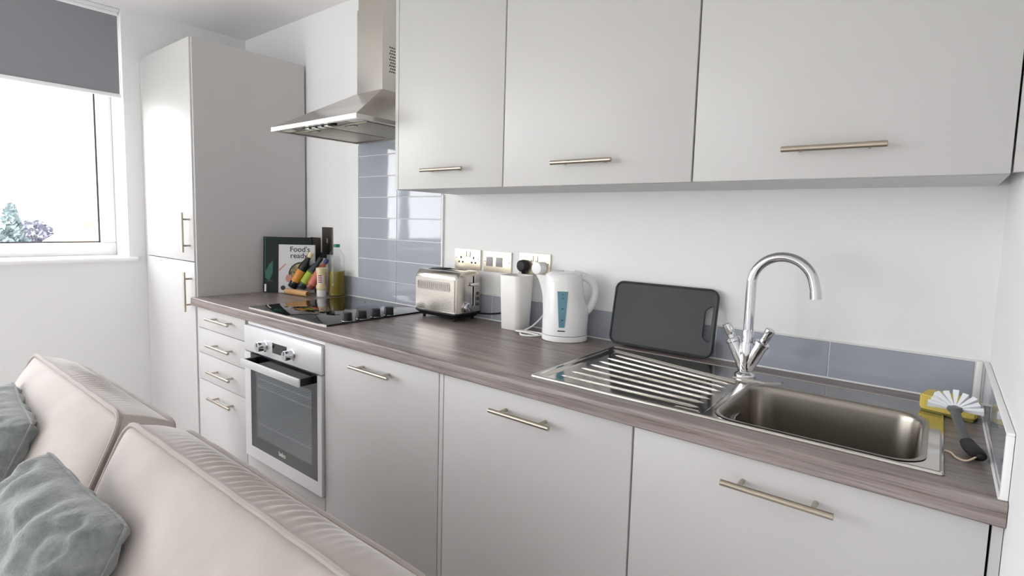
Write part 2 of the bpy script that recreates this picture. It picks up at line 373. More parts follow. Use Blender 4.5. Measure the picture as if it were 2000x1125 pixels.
hs.p('roof', bm, M['roof']); hs.p('chimney', B(-0.5, 0.1, 0.2, 0.7, 8.2, 9.2), M['roof'])
# ================================================================ cabinet helpers
def handle_bar(t, a, b, out, m=None, parent=None, r=0.0062):
    """round T-bar: a, b = ends (on the bar axis), out = vector from the door face to the bar"""
    a, b, out = Vector(a), Vector(b), Vector(out); d = (b-a)
    bm = bmesh.new()
    n = d.normalized()*0.0012
    tube(bm, [a, a+n*0.5, b-n*0.5, b], [r*0.8, r, r, r*0.8], 14)
    for f in (0.17, 0.83):
        p = a+d*f; tube(bm, [p-out, p], 0.0048, 10)
    return t.p('handle', bm, m or M['nickel'], parent=parent, label='satin metal bar handle')
def carcass(bm, x0, x1, yb, yf, z0, z1, t=0.018, top=False, back=0.008):
    box(bm, x0, x0+t, yf, yb, z0, z1); box(bm, x1-t, x1, yf, yb, z0, z1)
    box(bm, x0+t, x1-t, yf, yb, z0, z0+t); box(bm, x0+t, x1-t, yb-back, yb, z0+t, z1)
    if top: box(bm, x0+t, x1-t, yf, yb-back, z1-t, z1)
    else: box(bm, x0+t, x1-t, yf, yf+0.06, z1-0.012, z1)
    return bm
G = 0.0024
CB = -0.540   # carcass front (door is 18 mm + buffer)
# ---- tall cabinet
t = Thing('tall_cabinet', 'tall grey-white cabinet with two stacked doors beside the window', 'cabinet', (-3.2, -0.3, 0), world=True)
bm = bmesh.new(); box(bm, -3.50, TS-0.018, -0.555, -0.012, 0.10, 2.1187); box(bm, TS-0.018, TS, -0.574, -0.012, 0.0, 2.1187)
t.p('body', bm, M['cab'])
t.p('filler', B(-3.568, -3.503, -0.568, -0.552, 0.0, 2.112), M['cab'])
d = t.p('door', B(-3.50, TS-0.012, DF, DF+0.019, 1.0795, 2.1187, 0.0012), M['cab'])
handle_bar(t, (-2.938, -0.616, 1.122), (-2.938, -0.616, 1.312), (0, -0.034, 0), parent=d)
d = t.p('door', B(-3.50, TS-0.012, DF, DF+0.019, 0.12, 1.0755, 0.0012), M['cab'])
handle_bar(t, (-2.930, -0.616, 0.838), (-2.930, -0.616, 1.028), (0, -0.034, 0), parent=d)
t.p('plinth', B(-3.50, TS-0.018, -0.53, -0.515, 0.0, 0.10), M['plinth'])

# ---- drawer unit
t = Thing('drawer_unit', 'narrow four-drawer base unit between tall cabinet and oven', 'drawers', ((X0+X1)/2, -0.3, 0), world=True)
t.p('body', carcass(bmesh.new(), TS+0.001, X1-0.002, -0.012, CB, 0.10, WB-0.001, top=True), M['carcass'])
zs = [(0.7715, 0.8645), (0.6505, 0.7685), (0.5225, 0.6475), (0.12, 0.5195)]
for (a, b), hz in zip(zs, (0.831, 0.708, 0.585, 0.461)):
    d = t.p('drawer_front', B(X0, X1-G, DF, DF+0.019, a, b, 0.0012), M['cab'])
    handle_bar(t, (-2.708, -0.616, hz), (-2.487, -0.616, hz), (0, -0.034, 0), parent=d)
t.p('filler', B(TS+0.001, X0-0.001, DF+0.003, DF+0.019, 0.0, 0.864), M['cab'])
t.p('plinth', B(TS+0.001, X1-0.002, -0.53, -0.515, 0.0, 0.10), M['plinth'])

# ---- oven housing + oven
t = Thing('oven_housing', 'grey-white housing unit around the built-in oven', 'cabinet', ((X1+X2)/2, -0.3, 0), world=True)
bm = bmesh.new(); box(bm, X1-0.0005, X1+0.007, -0.565, -0.012, 0.10, WB-0.001); box(bm, X2-0.009, X2-0.001, -0.573, -0.012, 0.10, WB-0.001); box(bm, X1+0.007, X2-0.009, -0.573, -0.012, 0.262, 0.276)
t.p('body', bm, M['carcass'])
t.p('lower_panel', B(X1+G, X2-G, DF, DF+0.018, 0.12, 0.281, 0.0012), M['cab'])
t.p('plinth', B(X1+0.001, X2-0.001, -0.53, -0.515, 0.0, 0.10), M['plinth'])
OX0, OX1 = X1+0.010, X2-0.006
t = Thing('oven', 'built-in stainless steel electric oven with dark glass door', 'oven', ((X1+X2)/2, -0.58, 0.28), world=True)
cv = bmesh.new(); a, b, c, e = X1+0.02, X2-0.02, 0.30, 0.845
box(cv, a, a+0.03, -0.56, -0.04, c, e); box(cv, b-0.03, b, -0.56, -0.04, c, e); box(cv, a+0.03, b-0.03, -0.56, -0.04, c, c+0.03); box(cv, a+0.03, b-0.03, -0.56, -0.04, 0.70, e); box(cv, a+0.03, b-0.03, -0.07, -0.04, c+0.03, 0.70)
t.p('cavity', cv, mat('oven_enamel', rgb(164, 170, 175), 0.35))
FA = -0.592
fas = t.p('control_panel', B(OX0, OX1, FA, -0.565, 0.7425, 0.848, 0.002), M['oven'])
t.p('vent_strip', B(OX0, OX1, -0.575, -0.566, 0.850, 0.864), M['oven'])
t.p('display', B(-2.153, -2.046, FA-0.0015, FA+0.002, 0.767, 0.808), M['blackgloss'], parent=fas)
seg = bmesh.new()
for k, xx in enumerate((-2.128, -2.113, -2.092, -2.077)):
    for zz in (0.779, 0.7875, 0.796): box(seg, xx, xx+0.008, FA-0.0022, FA-0.0014, zz, zz+0.0013)
    box(seg, xx-0.001, xx, FA-0.0022, FA-0.0014, 0.780, 0.796); box(seg, xx+0.008, xx+0.009, FA-0.0022, FA-0.0014, 0.780, 0.796)
t.p('clock_digits', seg, mat('dim_digits', rgb(92, 94, 96), 0.5), parent=fas)
for kx in (-2.213, -2.008):
    kb = t.p('knob', L([(0.0, -0.034), (0.0165, -0.034), (0.0185, -0.032), (0.0195, -0.004), (0.0235, -0.002), (0.0235, 0.0)], 26, (kx, FA, 0.7845), 'y'), M['chrome'])
    t.p('pointer', B(kx-0.0015, kx+0.0015, FA-0.0348, FA-0.033, 0.786, 0.802), M['ink'], parent=kb)
OZ0, OZ1 = 0.287, 0.7375
bm = bmesh.new(); gx0, gx1, gz0, gz1 = -2.336, -1.838, 0.337, OZ1-0.003
for q in ((OX0, gx0, OZ0, OZ1), (gx1, OX1, OZ0, OZ1), (gx0, gx1, OZ0, gz0)): box(bm, q[0], q[1], FA, -0.566, q[2], q[3])
dr = t.p('door_frame', bm, M['oven'])
bm = bmesh.new()
for q in ((gx0, gx0+0.04, gz0, gz1), (gx1-0.04, gx1, gz0, gz1), (gx0+0.04, gx1-0.04, gz0, gz0+0.05), (gx0+0.04, gx1-0.04, gz1-0.06, gz1)): box(bm, q[0], q[1], FA+0.001, FA+0.006, q[2], q[3])
t.p('glass_border', bm, M['blackgloss'], parent=dr)
t.p('door_glass', B(gx0+0.04, gx1-0.04, FA+0.001, FA+0.005, gz0+0.05, gz1-0.06), M['oven_glass'], parent=dr)
bm = bmesh.new(); box(bm, -2.305, -1.868, -0.648, -0.640, 0.698, 0.728, 0.002)
hd = t.p('handle', bm, M['oven'], parent=dr, label='flat steel bar handle')
for xx in (-2.295, -1.886): t.p('handle_bracket', B(xx, xx+0.016, -0.640, FA, 0.699, 0.727, 0.001), M['black'], parent=dr)
bm = bmesh.new()
for zz in (0.632, 0.598, 0.440):
    tube(bm, [(-2.325, -0.578, zz), (-1.85, -0.578, zz)], 0.0034, 8)
    for k in range(16): tube(bm, [(-2.32+k*0.0295, -0.578, zz), (-2.32+k*0.0295, -0.1, zz)], 0.0014, 4)
o = t.p('wire_racks', bm, mat('rack_chrome', rgb(244, 244, 238), 0.3, 0.5))
tx = text_bm('beko', 0.026, 0.0003, 0.0004); bmesh.ops.rotate(tx, verts=tx.verts, cent=(0, 0, 0), matrix=Matrix.Rotation(R(90), 3, 'X')); bmesh.ops.translate(tx, verts=tx.verts, vec=(-2.09, FA+0.0005, 0.357))
t.p('lettering', tx, M['white_label'], parent=dr, clean=False)

# ---- base cabinets with one door each
names = ['plain base cabinet right beside the oven', 'middle base cabinet below the draining board', 'base cabinet below the sink bowl at the right wall']
for (a, b), lb, (h0, h1) in zip(((X2, X3), (X3, X4), (X4, X5)), names, ((-1.611, -1.412), (-1.0, -0.81), (-0.408, -0.217))):
    t = Thing('base_cabinet', 'grey-white ' + lb, 'cabinet', ((a+b)/2, -0.3, 0), group='one-door base cabinets', world=True)
    t.p('body', carcass(bmesh.new(), a+0.0005, b-0.0005, -0.012, CB, 0.10, WB-0.001), M['carcass'])
    da = a+0.0175 if a == X3 else a
    if a == X3: t.p('edge_panel', B(a+0.0005, a+0.0160, DF+0.001, CB-0.001, 0.12, 0.8645, 0.001), M['cab'])
    d = t.p('door', B(da+G, b-G, DF, DF+0.019, 0.12, 0.8645, 0.0012), M['cab'])
    handle_bar(t, (h0, -0.616, 0.8165), (h1, -0.616, 0.8165), (0, -0.034, 0), parent=d)
    t.p('plinth', B(a+0.001, b-0.001, -0.53, -0.515, 0.0, 0.10), M['plinth'])
    if b == X5: t.p('filler', B(X5+0.001, -0.001, DF+0.003, DF+0.02, 0.0, 0.864), M['cab'])

# ---- wall cabinets
names = ['first wall cabinet beside the extractor hood', 'middle wall cabinet above the kettle', 'large wall cabinet above the sink tap']
for (a, b), lb, (h0, h1) in zip(((U0, U1), (U1, U2), (U2, U3)), names, ((-1.562, -1.361), (-1.008, -0.813), (-0.399, -0.206))):
    t = Thing('wall_cabinet', 'grey-white ' + lb, 'cabinet', ((a+b)/2, -0.15, ZU), group='wall cabinets over the worktop', world=True)
    zt = 2.1187
    t.p('body', carcass(bmesh.new(), a+0.0005, b-0.0005, -0.001, DU+0.034, ZU, zt, top=True), M['carcass'])
    t.p('base_panel', B(a+0.001, b-0.001, DU+0.034, -0.002, ZU-0.0006, ZU+0.0), M['carcass'])
    d = t.p('door', B(a+G, b-G, DU, DU+0.019, ZU-0.001, zt, 0.0012), M['cab'])
    handle_bar(t, (h0, DU-0.031, 1.4785), (h1, DU-0.031, 1.4785), (0, -0.031, 0), parent=d, r=0.0064)
    if a == U0: t.p('end_panel', B(U0-0.019, U0-0.002, DU+0.002, -0.001, ZU-0.001, zt), M['cab'])
    if b == U3: t.p('filler', B(U3+0.001, -0.001, DU+0.002, DU+0.02, ZU+0.002, zt), M['cab'])

# ================================================================ worktop
SX0, SX1, SY0, SY1 = -0.905, -0.090, -0.535, -0.118   # cut-out for the sink
bm = bmesh.new(); xl, xr = TS+0.001, -0.001
prof = [(-0.54, WB)] + [(YW+0.004, WB)] + [(YW, WB+0.004)] + [(YW+0.006-0.006*math.cos(R(a)), WT-0.006+0.006*math.sin(R(a))) for a in (0, 22, 45, 68, 90)] + [(-0.54, WT)]
prism(bm, prof, 'x', xl, xr)
box(bm, xl, SX0, -0.54, -0.0005, WB, WT); box(bm, SX1, xr, -0.54, -0.0005, WB, WT); box(bm, SX0, SX1, SY1, -0.0005, WB, WT); box(bm, SX0, SX1, -0.54, SY0, WB, WT)
# small return that runs past the tall unit's edge
prism(bm, prof[:-1] + [(-0.5835, WT), (-0.5835, WB)], 'x', -2.918, xl) if False else None
prism(bm, [(YW+0.004, WB), (YW, WB+0.004), (YW, WT-0.006), (YW+0.002, WT-0.002), (YW+0.006, WT), (-0.5845, WT), (-0.5845, WB)], 'x', -2.905, xl)
tag(mk('worktop', bm, M['worktop'], ang=30), 'long dark grey-brown woodgrain kitchen worktop', 'worktop')

# ================================================================ tiles
def tile_mesh(wd, ht, axis):
    bm = bmesh.new(); q = 0.0012
    if axis == 'y': box(bm, 0, wd, -0.0085, -0.0025, 0, ht)
    else: box(bm, -0.0085, -0.0025, 0, wd, 0, ht)
    bmesh.ops.bevel(bm, geom=[e for e in bm.edges], offset=q, segments=1, affect='EDGES'); return bm
GR = 0.003
cache = {}
def tile(t, x, z, wd, ht):
    k = (round(wd, 4), round(ht, 4))
    if k in cache: o = cache[k].copy(); COL.objects.link(o)
    else: o = mk('tile', tile_mesh(wd, ht, 'y'), M['tile']); cache[k] = o
    o.name = 'tile'; o.parent = t.e; lx, ly, lz = t.e.location; o.location = (x-lx, -ly, z-lz)
S0, S1, S2 = -2.407, -2.1115, -1.8145
t = Thing('tile_splashback', 'tall panel of glossy blue-grey tiles behind the hob', 'tiles', (S1, 0, WT), world=True)
t.p('grout', B(S0-0.001, S2+0.001, -0.0062, -0.0008, WT+0.101, 1.74), M['grout'])
for k in range(1, 8):
    for a, b in ((S0, S1), (S1, S2)): tile(t, a+GR/2, WT+0.1*k+GR/2, b-a-GR, (0.1 if k < 8 else 0.08)-GR)
t.p('edge_trim', B(S2+0.001, S2+0.008, -0.010, -0.0008, WT+0.103, ZU-0.002), M['trim'])
t.p('edge_trim', B(S0-0.0045, S0-0.001, -0.0095, -0.0008, WT+0.103, 1.664), M['trim'])
t = Thing('tile_upstand', 'single row of blue-grey tiles along the back of the worktop', 'tiles', (-1.4, 0, WT), world=True)
t.p('grout', B(TS+0.001, -0.0008, -0.0062, -0.0008, WT+0.0005, WT+0.1008), M['grout'])
xs = [TS+0.001, S0-0.2975, S0, S1, S2, -1.5177, -1.2205, -0.922, -0.6236, -0.3232, -0.0245]
for a, b in zip(xs, xs[1:]): tile(t, a+GR/2, WT+0.0035, b-a-GR, 0.0955)
t.p('corner_trim', B(-0.0225, -0.0115, -0.0098, -0.0012, WT+0.003, WT+0.101, 0.001), M['trim'])
t.p('sealant_bead', T([(TS+0.002, -0.0095, WT+0.001), (-0.004, -0.0095, WT+0.001)], 0.0032, 8), M['trim'])
t.p('top_bead', B(S2+0.008, -0.0125, -0.0088, -0.0012, WT+0.0995, WT+0.1025), M['grout'])
t = Thing('tile_upstand', 'short row of blue-grey tiles on the right wall by the sponge', 'tiles', (0, -0.3, WT), world=True)
t.p('grout', B(-0.0062, -0.0008, -0.582, -0.012, WT+0.0005, WT+0.1), M['grout'])
for a, b in ((-0.286, -0.016), (-0.582, -0.288)):
    o = mk('tile', tile_mesh(b-a-GR, 0.0955, 'x'), M['tile'], t.e); o.location = (0, a+GR/2+0.3, 0.0035)
t.p('top_trim', B(-0.0105, -0.0008, -0.592, -0.0122, WT+0.0998, WT+0.1045, 0.001), M['trim'])
t.p('end_trim', B(-0.0105, -0.0008, -0.592, -0.5825, WT+0.0005, WT+0.0997, 0.001), M['trim'])
t.p('sealant_bead', T([(-0.0095, -0.590, WT+0.001), (-0.0095, -0.012, WT+0.001)], 0.003, 8), M['trim'])

# ================================================================ extractor hood
t = Thing('extractor_hood', 'stainless steel chimney extractor hood above the hob', 'extractor hood', (-2.105, -0.2, 1.668), world=True)
hx0, hx1, hy, hz = -2.408, -1.802, -0.452, 1.668
cx0, cx1, cy = -2.194, -2.018, -0.168
bm = bmesh.new()
loft(bm, [[(hx0, hy, hz+0.016), (hx1, hy, hz+0.016), (hx1, -0.012, hz+0.016), (hx0, -0.012, hz+0.016)], [(cx0, cy, 1.855), (cx1, cy, 1.855), (cx1, -0.012, 1.855), (cx0, -0.012, 1.855)]])
cn = t.p('canopy', bm, M['steel_v'])
bm = bmesh.new(); e = 0.02
box(bm, hx0, hx1, hy, hy+e, hz, hz+0.016); box(bm, hx0, hx1, -0.012-e, -0.012, hz, hz+0.016); box(bm, hx0, hx0+e, hy+e, -0.012-e, hz, hz+0.016); box(bm, hx1-e, hx1, hy+e, -0.012-e, hz, hz+0.016)
t.p('rim', bm, M['steel_v'], parent=cn)
ch = t.p('chimney', B(cx0, cx1, cy, -0.012, 1.853, 2.21), M['steel_v'])
t.p('upper_chimney', B(cx0+0.004, cx1-0.004, cy+0.004, -0.012, 2.21, ZC-0.001), M['steel_v'])
bm = bmesh.new()
for r_ in range(9):
    for c_ in range(6): lathe(bm, [(0.0034, 0.0006), (0.0034, -0.001)], 8, (cx1, -0.128+c_*0.0105+(r_ % 2)*0.005, 1.935+r_*0.0125), 'x')
o = t.p('vent_holes', bm, M['dark'], parent=ch); o['kind'] = 'stuff'
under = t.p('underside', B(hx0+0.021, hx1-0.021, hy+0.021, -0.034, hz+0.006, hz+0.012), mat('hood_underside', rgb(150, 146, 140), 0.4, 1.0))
for a, b in ((hx0+0.05, -2.113), (-2.097, hx1-0.05)):
    f = t.p('grease_filter', B(a, b, -0.37, -0.07, hz+0.001, hz+0.007, 0.001), mat('filter_mesh', rgb(178, 172, 160), 0.45, 1.0), parent=under)
    t.p('filter_catch', B((a+b)/2-0.03, (a+b)/2+0.03, -0.362, -0.342, hz-0.002, hz+0.002), M['plate_dark'], parent=under)
t.p('control_recess', B(-2.20, -2.01, hy+0.022, hy+0.06, hz-0.001, hz+0.007), M['black'], parent=under)
for k in range(4): t.p('control_button', B(-2.185+k*0.045, -2.160+k*0.045, hy+0.028, hy+0.052, hz-0.006, hz-0.0005), M['chrome'], parent=under)
for xx in (-2.34, -1.87): t.p('lamp_lens', B(xx-0.03, xx+0.03, hy+0.03, hy+0.06, hz+0.001, hz+0.007), M['white_label'], parent=under)

# ================================================================ hob
t = Thing('hob', 'black glass ceramic hob set in the worktop', 'hob', (-2.13, -0.3, WT), world=True)
HX0, HX1, HY0, HY1 = -2.421, -1.838, -0.552, -0.048
gl = t.p('glass', B(HX0, HX1, HY0, HY1, WT+0.0015, WT+0.0065, 0.001), M['blackgloss'])
t.p('front_trim', B(HX0-0.0015, HX1, HY0-0.0016, HY0-0.0003, WT+0.0005, WT+0.0036), M['steel'], parent=gl)
ringm = mat('ring_print', rgb(46, 46, 50), 0.2)
for x, y, r in ((-2.30, -0.42, 0.075), (-2.28, -0.17, 0.09), (-2.04, -0.42, 0.09), (-2.03, -0.17, 0.075)):
    bm = bmesh.new(); rr = [[(x+q*math.cos(2*PI*k/48), y+q*math.sin(2*PI*k/48), WT+0.0067) for k in range(48)] for q in (r, r+0.0016)]
    loft(bm, rr, cap=False); t.p('cooking_zone', bm, ringm, parent=gl)
for y in (-0.450, -0.384, -0.318, -0.252):
    kb = t.p('knob', L([(0.0, 0.0), (0.0200, 0.0), (0.0200, 0.006), (0.0190, 0.007), (0.0183, 0.029), (0.0168, 0.031), (0.0, 0.031)], 24, (-1.862, y, WT+0.0066)), M['black'])
    t.p('knob_ring', L([(0.0208, 0.0), (0.0208, 0.0015), (0.0201, 0.0015), (0.0201, 0.0)], 24, (-1.862, y, WT+0.0066)), M['chrome'], parent=kb)

# ================================================================ sink
def ringz(pts, z): return [(x, y, z) for x, y in pts]
sx0, sx1, sy0, sy1 = -0.9175, -0.0745, -0.550, -0.100
bx0, bx1, by0, by1 = -0.452, -0.112, -0.527, -0.222
t = Thing('kitchen_sink', 'stainless steel inset sink with bowl and ribbed drainer', 'sink', (-0.5, -0.33, WT), world=True)
def rpoly(P_, r, n=5):
    out = []; N_ = len(P_)
    for i in range(N_):
        p, a_, b_ = Vector(P_[i]), Vector(P_[i-1]), Vector(P_[(i+1) % N_]); d1 = (a_-p).normalized(); d2 = (b_-p).normalized()
        q0, q1 = p+d1*r, p+d2*r
        for k in range(n+1):
            f = k/n; out.append(tuple(q0*(1-f)**2+p*2*f*(1-f)+q1*f*f))
    return out
def inset(P_, o):
    c_ = sum((Vector(p) for p in P_), Vector((0, 0)))/len(P_)
    return [tuple(Vector((p[0]+(o if p[0] < c_.x else -o), p[1]+(o if p[1] < c_.y else -o)))) for p in P_]
TR = [(sx0+0.016, sy0+0.014), (bx0-0.020, sy0+0.016), (bx0-0.030, -0.222), (sx0+0.016, -0.128)]     # drainer tray outline
zt = WT+0.0042; NN = 6
bm = bmesh.new()
lo_, li_, lb_ = rrect(sx0+0.004, sx1-0.004, sy0+0.004, sy1-0.004, 0.003, 2), rpoly(TR, 0.014), rrect(bx0-0.0115, bx1+0.0115, by0-0.0115, by1+0.0115, 0.055, 8)
es = []
for lp in (lo_, li_, lb_):
    v_ = [bm.verts.new((x, y, zt)) for x, y in lp]; es += [bm.edges.new((v_[i], v_[(i+1) % len(v_)])) for i in range(len(v_))]
bmesh.ops.triangle_fill(bm, edges=es, use_beauty=True)
rim = t.p('deck', bm, M['sink'])
bm = bmesh.new()
prof = [(0.0, WT+0.0006), (0.0, WT+0.002), (0.002, WT+0.0052), (0.0045, WT+0.006), (0.007, WT+0.0048), (0.008, WT+0.0035)]
loft(bm, [ringz(rrect(sx0+o, sx1-o, sy0+o, sy1-o, max(0.006-o*0.5, 0.002), NN), z) for o, z in prof], cap=False)
t.p('raised_edge', bm, M['sink'], parent=rim)
# bowl with a rolled lip
bm = bmesh.new(); rr = 0.05
secs = [(-0.0125, 0.0055, 0.055), (-0.011, 0.0062, 0.055), (-0.007, 0.0060, 0.052), (-0.002, 0.0035, 0.048), (0.000, -0.003, 0.046), (0.002, -0.012, 0.046), (0.007, -0.10, 0.05), (0.010, -0.130, 0.052), (0.018, -0.148, 0.056), (0.032, -0.156, 0.06), (0.055, -0.158, 0.05)]
loft(bm, [ringz(rrect(bx0+o, bx1-o, by0+o, by1-o, r, 8), WT+z) for o, z, r in secs], cap=False)
last = ringz(rrect(bx0+0.055, bx1-0.055, by0+0.055, by1-0.055, 0.05, 8), WT-0.158)
bm.faces.new([bm.verts.new(p) for p in reversed(last)]); bmesh.ops.remove_doubles(bm, verts=bm.verts, dist=0.0001)
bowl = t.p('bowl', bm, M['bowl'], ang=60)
t.p('drain', L([(0.0, 0.0015), (0.022, 0.0015), (0.030, 0.004), (0.041, 0.002), (0.042, 0.0)], 28, ((bx0+bx1)/2, (by0+by1)/2+0.03, WT-0.158)), M['chrome'], parent=bowl)
bm = bmesh.new(); prism(bm, rrect(by0+0.12, by0+0.165, WT-0.062, WT-0.030, 0.006, 3), 'x', bx0+0.004, bx0+0.0075)
t.p('overflow', bm, M['chrome'], parent=bowl)
# drainer tray and its ribs
bm = bmesh.new()
tr_sec = [(0.0, 0.0042), (0.002, 0.0038), (0.006, -0.0008), (0.009, -0.0022)]
loft(bm, [ringz(rpoly(inset(TR, o), 0.014), WT+z) for o, z in tr_sec], cap=False)
bm.faces.new([bm.verts.new(p) for p in ringz(rpoly(inset(TR, 0.009), 0.014), WT-0.0022)]); bmesh.ops.remove_doubles(bm, verts=bm.verts, dist=0.0001)
tray = t.p('drainer', bm, M['sink'], ang=8)
for k in range(7):
    f = k/6; p, q = Vector((-0.872, -0.478+0.30*f, WT)), Vector((-0.500, -0.482+0.232*f, WT)); d = (q-p).normalized()
    def pt(b_, l_, z): return b_+d*l_+Vector((0, 0, z))
    t.p('drainer_rib', T([pt(p, 0, -0.0045), pt(p, 0.010, -0.0026), pt(p, 0.022, -0.0012), pt(q, -0.022, -0.0012), pt(q, -0.010, -0.0026), pt(q, 0, -0.0045)], [0.0020, 0.0026, 0.0028, 0.0028, 0.0026, 0.0020], 12), M['sink'], parent=tray)
bm = bmesh.new(); tube(bm, [(x, y, WT-0.0018) for x, y in rrect(-0.545, -0.490, -0.521, -0.507, 0.0065, 5)], 0.0014, 6, closed=True)
t.p('pressed_mark', bm, M['sink'], parent=tray)
# flat tap ledge
bm = bmesh.new(); prism(bm, [(-0.515, -0.198), (-0.435, -0.200), (-0.400, -0.176), (-0.400, -0.150), (-0.515, -0.146)], 'z', zt-0.001, zt+0.0025)
bmesh.ops.bevel(bm, geom=[e for e in bm.edges if abs((e.verts[0].co-e.verts[1].co).z) < 1e-5 and e.verts[0].co.z > zt], offset=0.0018, segments=2, affect='EDGES')
t.p('tap_ledge', bm, M['sink'], parent=rim)

# ================================================================ tap
t = Thing('mixer_tap', 'chrome swan-neck mixer tap with two lever arms on the sink', 'tap', (-0.490, -0.172, zt+0.0025), (0, 0, R(-4)))
t.p('base', L([(0.0, 0), (0.0265, 0), (0.027, 0.004), (0.025, 0.008), (0.0195, 0.011), (0.018, 0.014), (0.0, 0.014)], 28), M['chrome'])
bm = bmesh.new()
tube(bm, [(0, 0, 0.010), (0, 0, 0.03), (0, 0.002, 0.070), (0, 0.002, 0.092)], [0.0175, 0.0185, 0.0215, 0.0185], 24)
for s in (-1, 1): tube(bm, [(s*0.002, 0, 0.012), (s*0.010, 0, 0.036), (s*0.034, 0, 0.086)], [0.0145, 0.0165, 0.0165], 22)
t.p('body', bm, M['chrome'])
for s in (-1, 1):
    d = Vector((s*0.43, 0, 0.90)).normalized(); a = Vector((s*0.034, 0, 0.086))
    bm = bmesh.new(); tube(bm, [a, a+d*0.002, a+d*0.010, a+d*0.012], [0.0165, 0.0185, 0.0185, 0.016], 22)
    tube(bm, [a+d*0.011, a+d*0.022], 0.0105, 18)
    lv = t.p('tap_handle', bm, M['chrome'])
    t.p('lever', T([a+d*0.020, a+d*0.023, a+d*0.050, a+d*0.052], [0.0095, 0.0115, 0.0120, 0.0105], 12), M['chrome'], parent=lv)
R_ = 0.074; ZS = 0.246; pts = [(0, 0.002, 0.085), (0, 0.002, 0.13), (0, 0.002, 0.18), (0, 0.002, ZS)]
pts += [(R_-R_*math.cos(R(a)), 0.002, ZS+R_*math.sin(R(a))) for a in range(8, 174, 8)]
pts += [(2*R_+0.003, 0.002, ZS-0.004), (2*R_+0.004, 0.002, ZS-0.018)]
t.p('spout', T(pts, 0.0125, 22), M['chrome'])
t.p('spout_collar', L([(0.0145, 0.0), (0.0145, 0.034), (0.0135, 0.036), (0.0125, 0.036)], 22, (0, 0.002, 0.088)), M['chrome'])
t.p('nozzle', T([(2*R_+0.0032, 0.002, ZS-0.006), (2*R_+0.0045, 0.002, ZS-0.024)], 0.0132, 22), M['chrome'])

# ================================================================ chopping board
t = Thing('chopping_board', 'dark grey plastic chopping board leaning on the wall behind drainer', 'chopping board', (-0.787, -0.0605, zt+0.0022), (R(-11.5), 0, 0))
W2, H = 0.171, 0.2095
outer = rrect(-W2, W2, 0, H, 0.028, 7)
hole = rpoly([(W2-0.013, 0.045), (W2-0.013, 0.160), (W2-0.036, 0.145), (W2-0.036, 0.060)], 0.009, 5)
th = 0.009
bm = bmesh.new()
# plate with hole: bridge outer loop and hole loop on both faces
def bridge_plate(bm, outer, hole, y0, y1):
    def edges(lp, y):
        vs_ = [bm.verts.new((x, y, z)) for x, z in lp]; return vs_, [bm.edges.new((vs_[i], vs_[(i+1) % len(vs_)])) for i in range(len(vs_))]
    loops = []
    for y in (y0, y1):
        vo, eo = edges(outer, y); vh, eh = edges(hole, y)
        bmesh.ops.triangle_fill(bm, edges=eo+eh, use_beauty=True); loops.append((vo, vh))
    for k in (0, 1):
        a, b = loops[0][k], loops[1][k]
        for i in range(len(a)):
            j = (i+1) % len(a); bm.faces.new((a[i], a[j], b[j], b[i]))
bridge_plate(bm, outer, hole, 0, th)
bd = t.p('board', bm, M['board'])
bm = bmesh.new(); tube(bm, [(x, -0.0002, z) for x, z in rrect(-W2+0.004, W2-0.004, 0.004, H-0.004, 0.024, 7)], 0.0035, 8, closed=True)
t.p('raised_edge', bm, M['board'], parent=bd)

# ================================================================ sponge + dish brush
t = Thing('sponge', 'yellow washing-up sponge in the corner behind the dish brush', 'sponge', (-0.066, -0.150, WT+0.0002), (0, 0, R(-13)))
bm = bmesh.new(); prism(bm, [(-0.050, -0.026), (-0.042, -0.033), (0.04, -0.033), (0.050, -0.028), (0.052, 0.0), (0.040, 0.020), (0.012, 0.026), (-0.015, 0.034), (-0.042, 0.034), (-0.050, 0.026)], 'z', 0.008, 0.040)
bmesh.ops.bevel(bm, geom=list(bm.edges), offset=0.003, segments=2, affect='EDGES')
sp = t.p('foam', bm, M['sponge'])
t.p('scouring_pad', B(-0.046, 0.046, -0.029, 0.018, 0.0, 0.008, 0.002), M['scour'])
t = Thing('dish_brush', 'grey dish brush with white bristles lying beside the sink', 'brush', (-0.062, -0.285, WT))
hp = spline([(0.0, 0.004, 0.043), (0.004, -0.03, 0.038), (0.012, -0.07, 0.026), (0.020, -0.105, 0.0145), (0.030, -0.140, 0.0125), (0.035, -0.156, 0.0115)], 6)
n_h = len(hp); hr = [0.0085 if i/n_h <= 0.45 else 0.0085+0.0030*math.sin(PI*(i/n_h-0.45)/0.55) for i in range(n_h)]; hr[-1] = 0.006
hd_ = t.p('handle', T(hp, hr, 12, flat=0.75), mat('charcoal_plastic', rgb(84, 86, 86), 0.4))
k0 = int(n_h*0.55)
t.p('grip', T(hp[k0:], [r*1.14 for r in hr[k0:]], 12, flat=0.78), M['black'], parent=hd_)
o0 = Vector((0.0, 0.008, 0.046))
t.p('head', L([(0.0, -0.006), (0.011, -0.005), (0.014, 0.0), (0.011, 0.005), (0.0, 0.006)], 18, o0), mat('charcoal_head', rgb(96, 98, 100), 0.4), parent=hd_)
for i in range(9):
    a = R(2+176*i/8); d = Vector((math.cos(a), math.sin(a)*0.72, math.sin(a)*0.55+0.06)).normalized(); u = Vector((-math.sin(a), math.cos(a)*0.8, math.cos(a)*0.4)).normalized(); v_ = d.cross(u).normalized()
    ln = 0.044 if i % 2 == 0 else 0.041; bm = bmesh.new()
    loft(bm, [[o0+d*l_+u*w_*c1+v_*h_*c2 for c1, c2 in ((-1, -1), (1, -1), (1, 1), (-1, 1))] for l_, w_, h_ in ((0.008, 0.0016, 0.0022), (0.028, 0.0036, 0.004), (ln, 0.0050, 0.0058))])
    t.p('bristle_tuft', bm, M['bristle'])
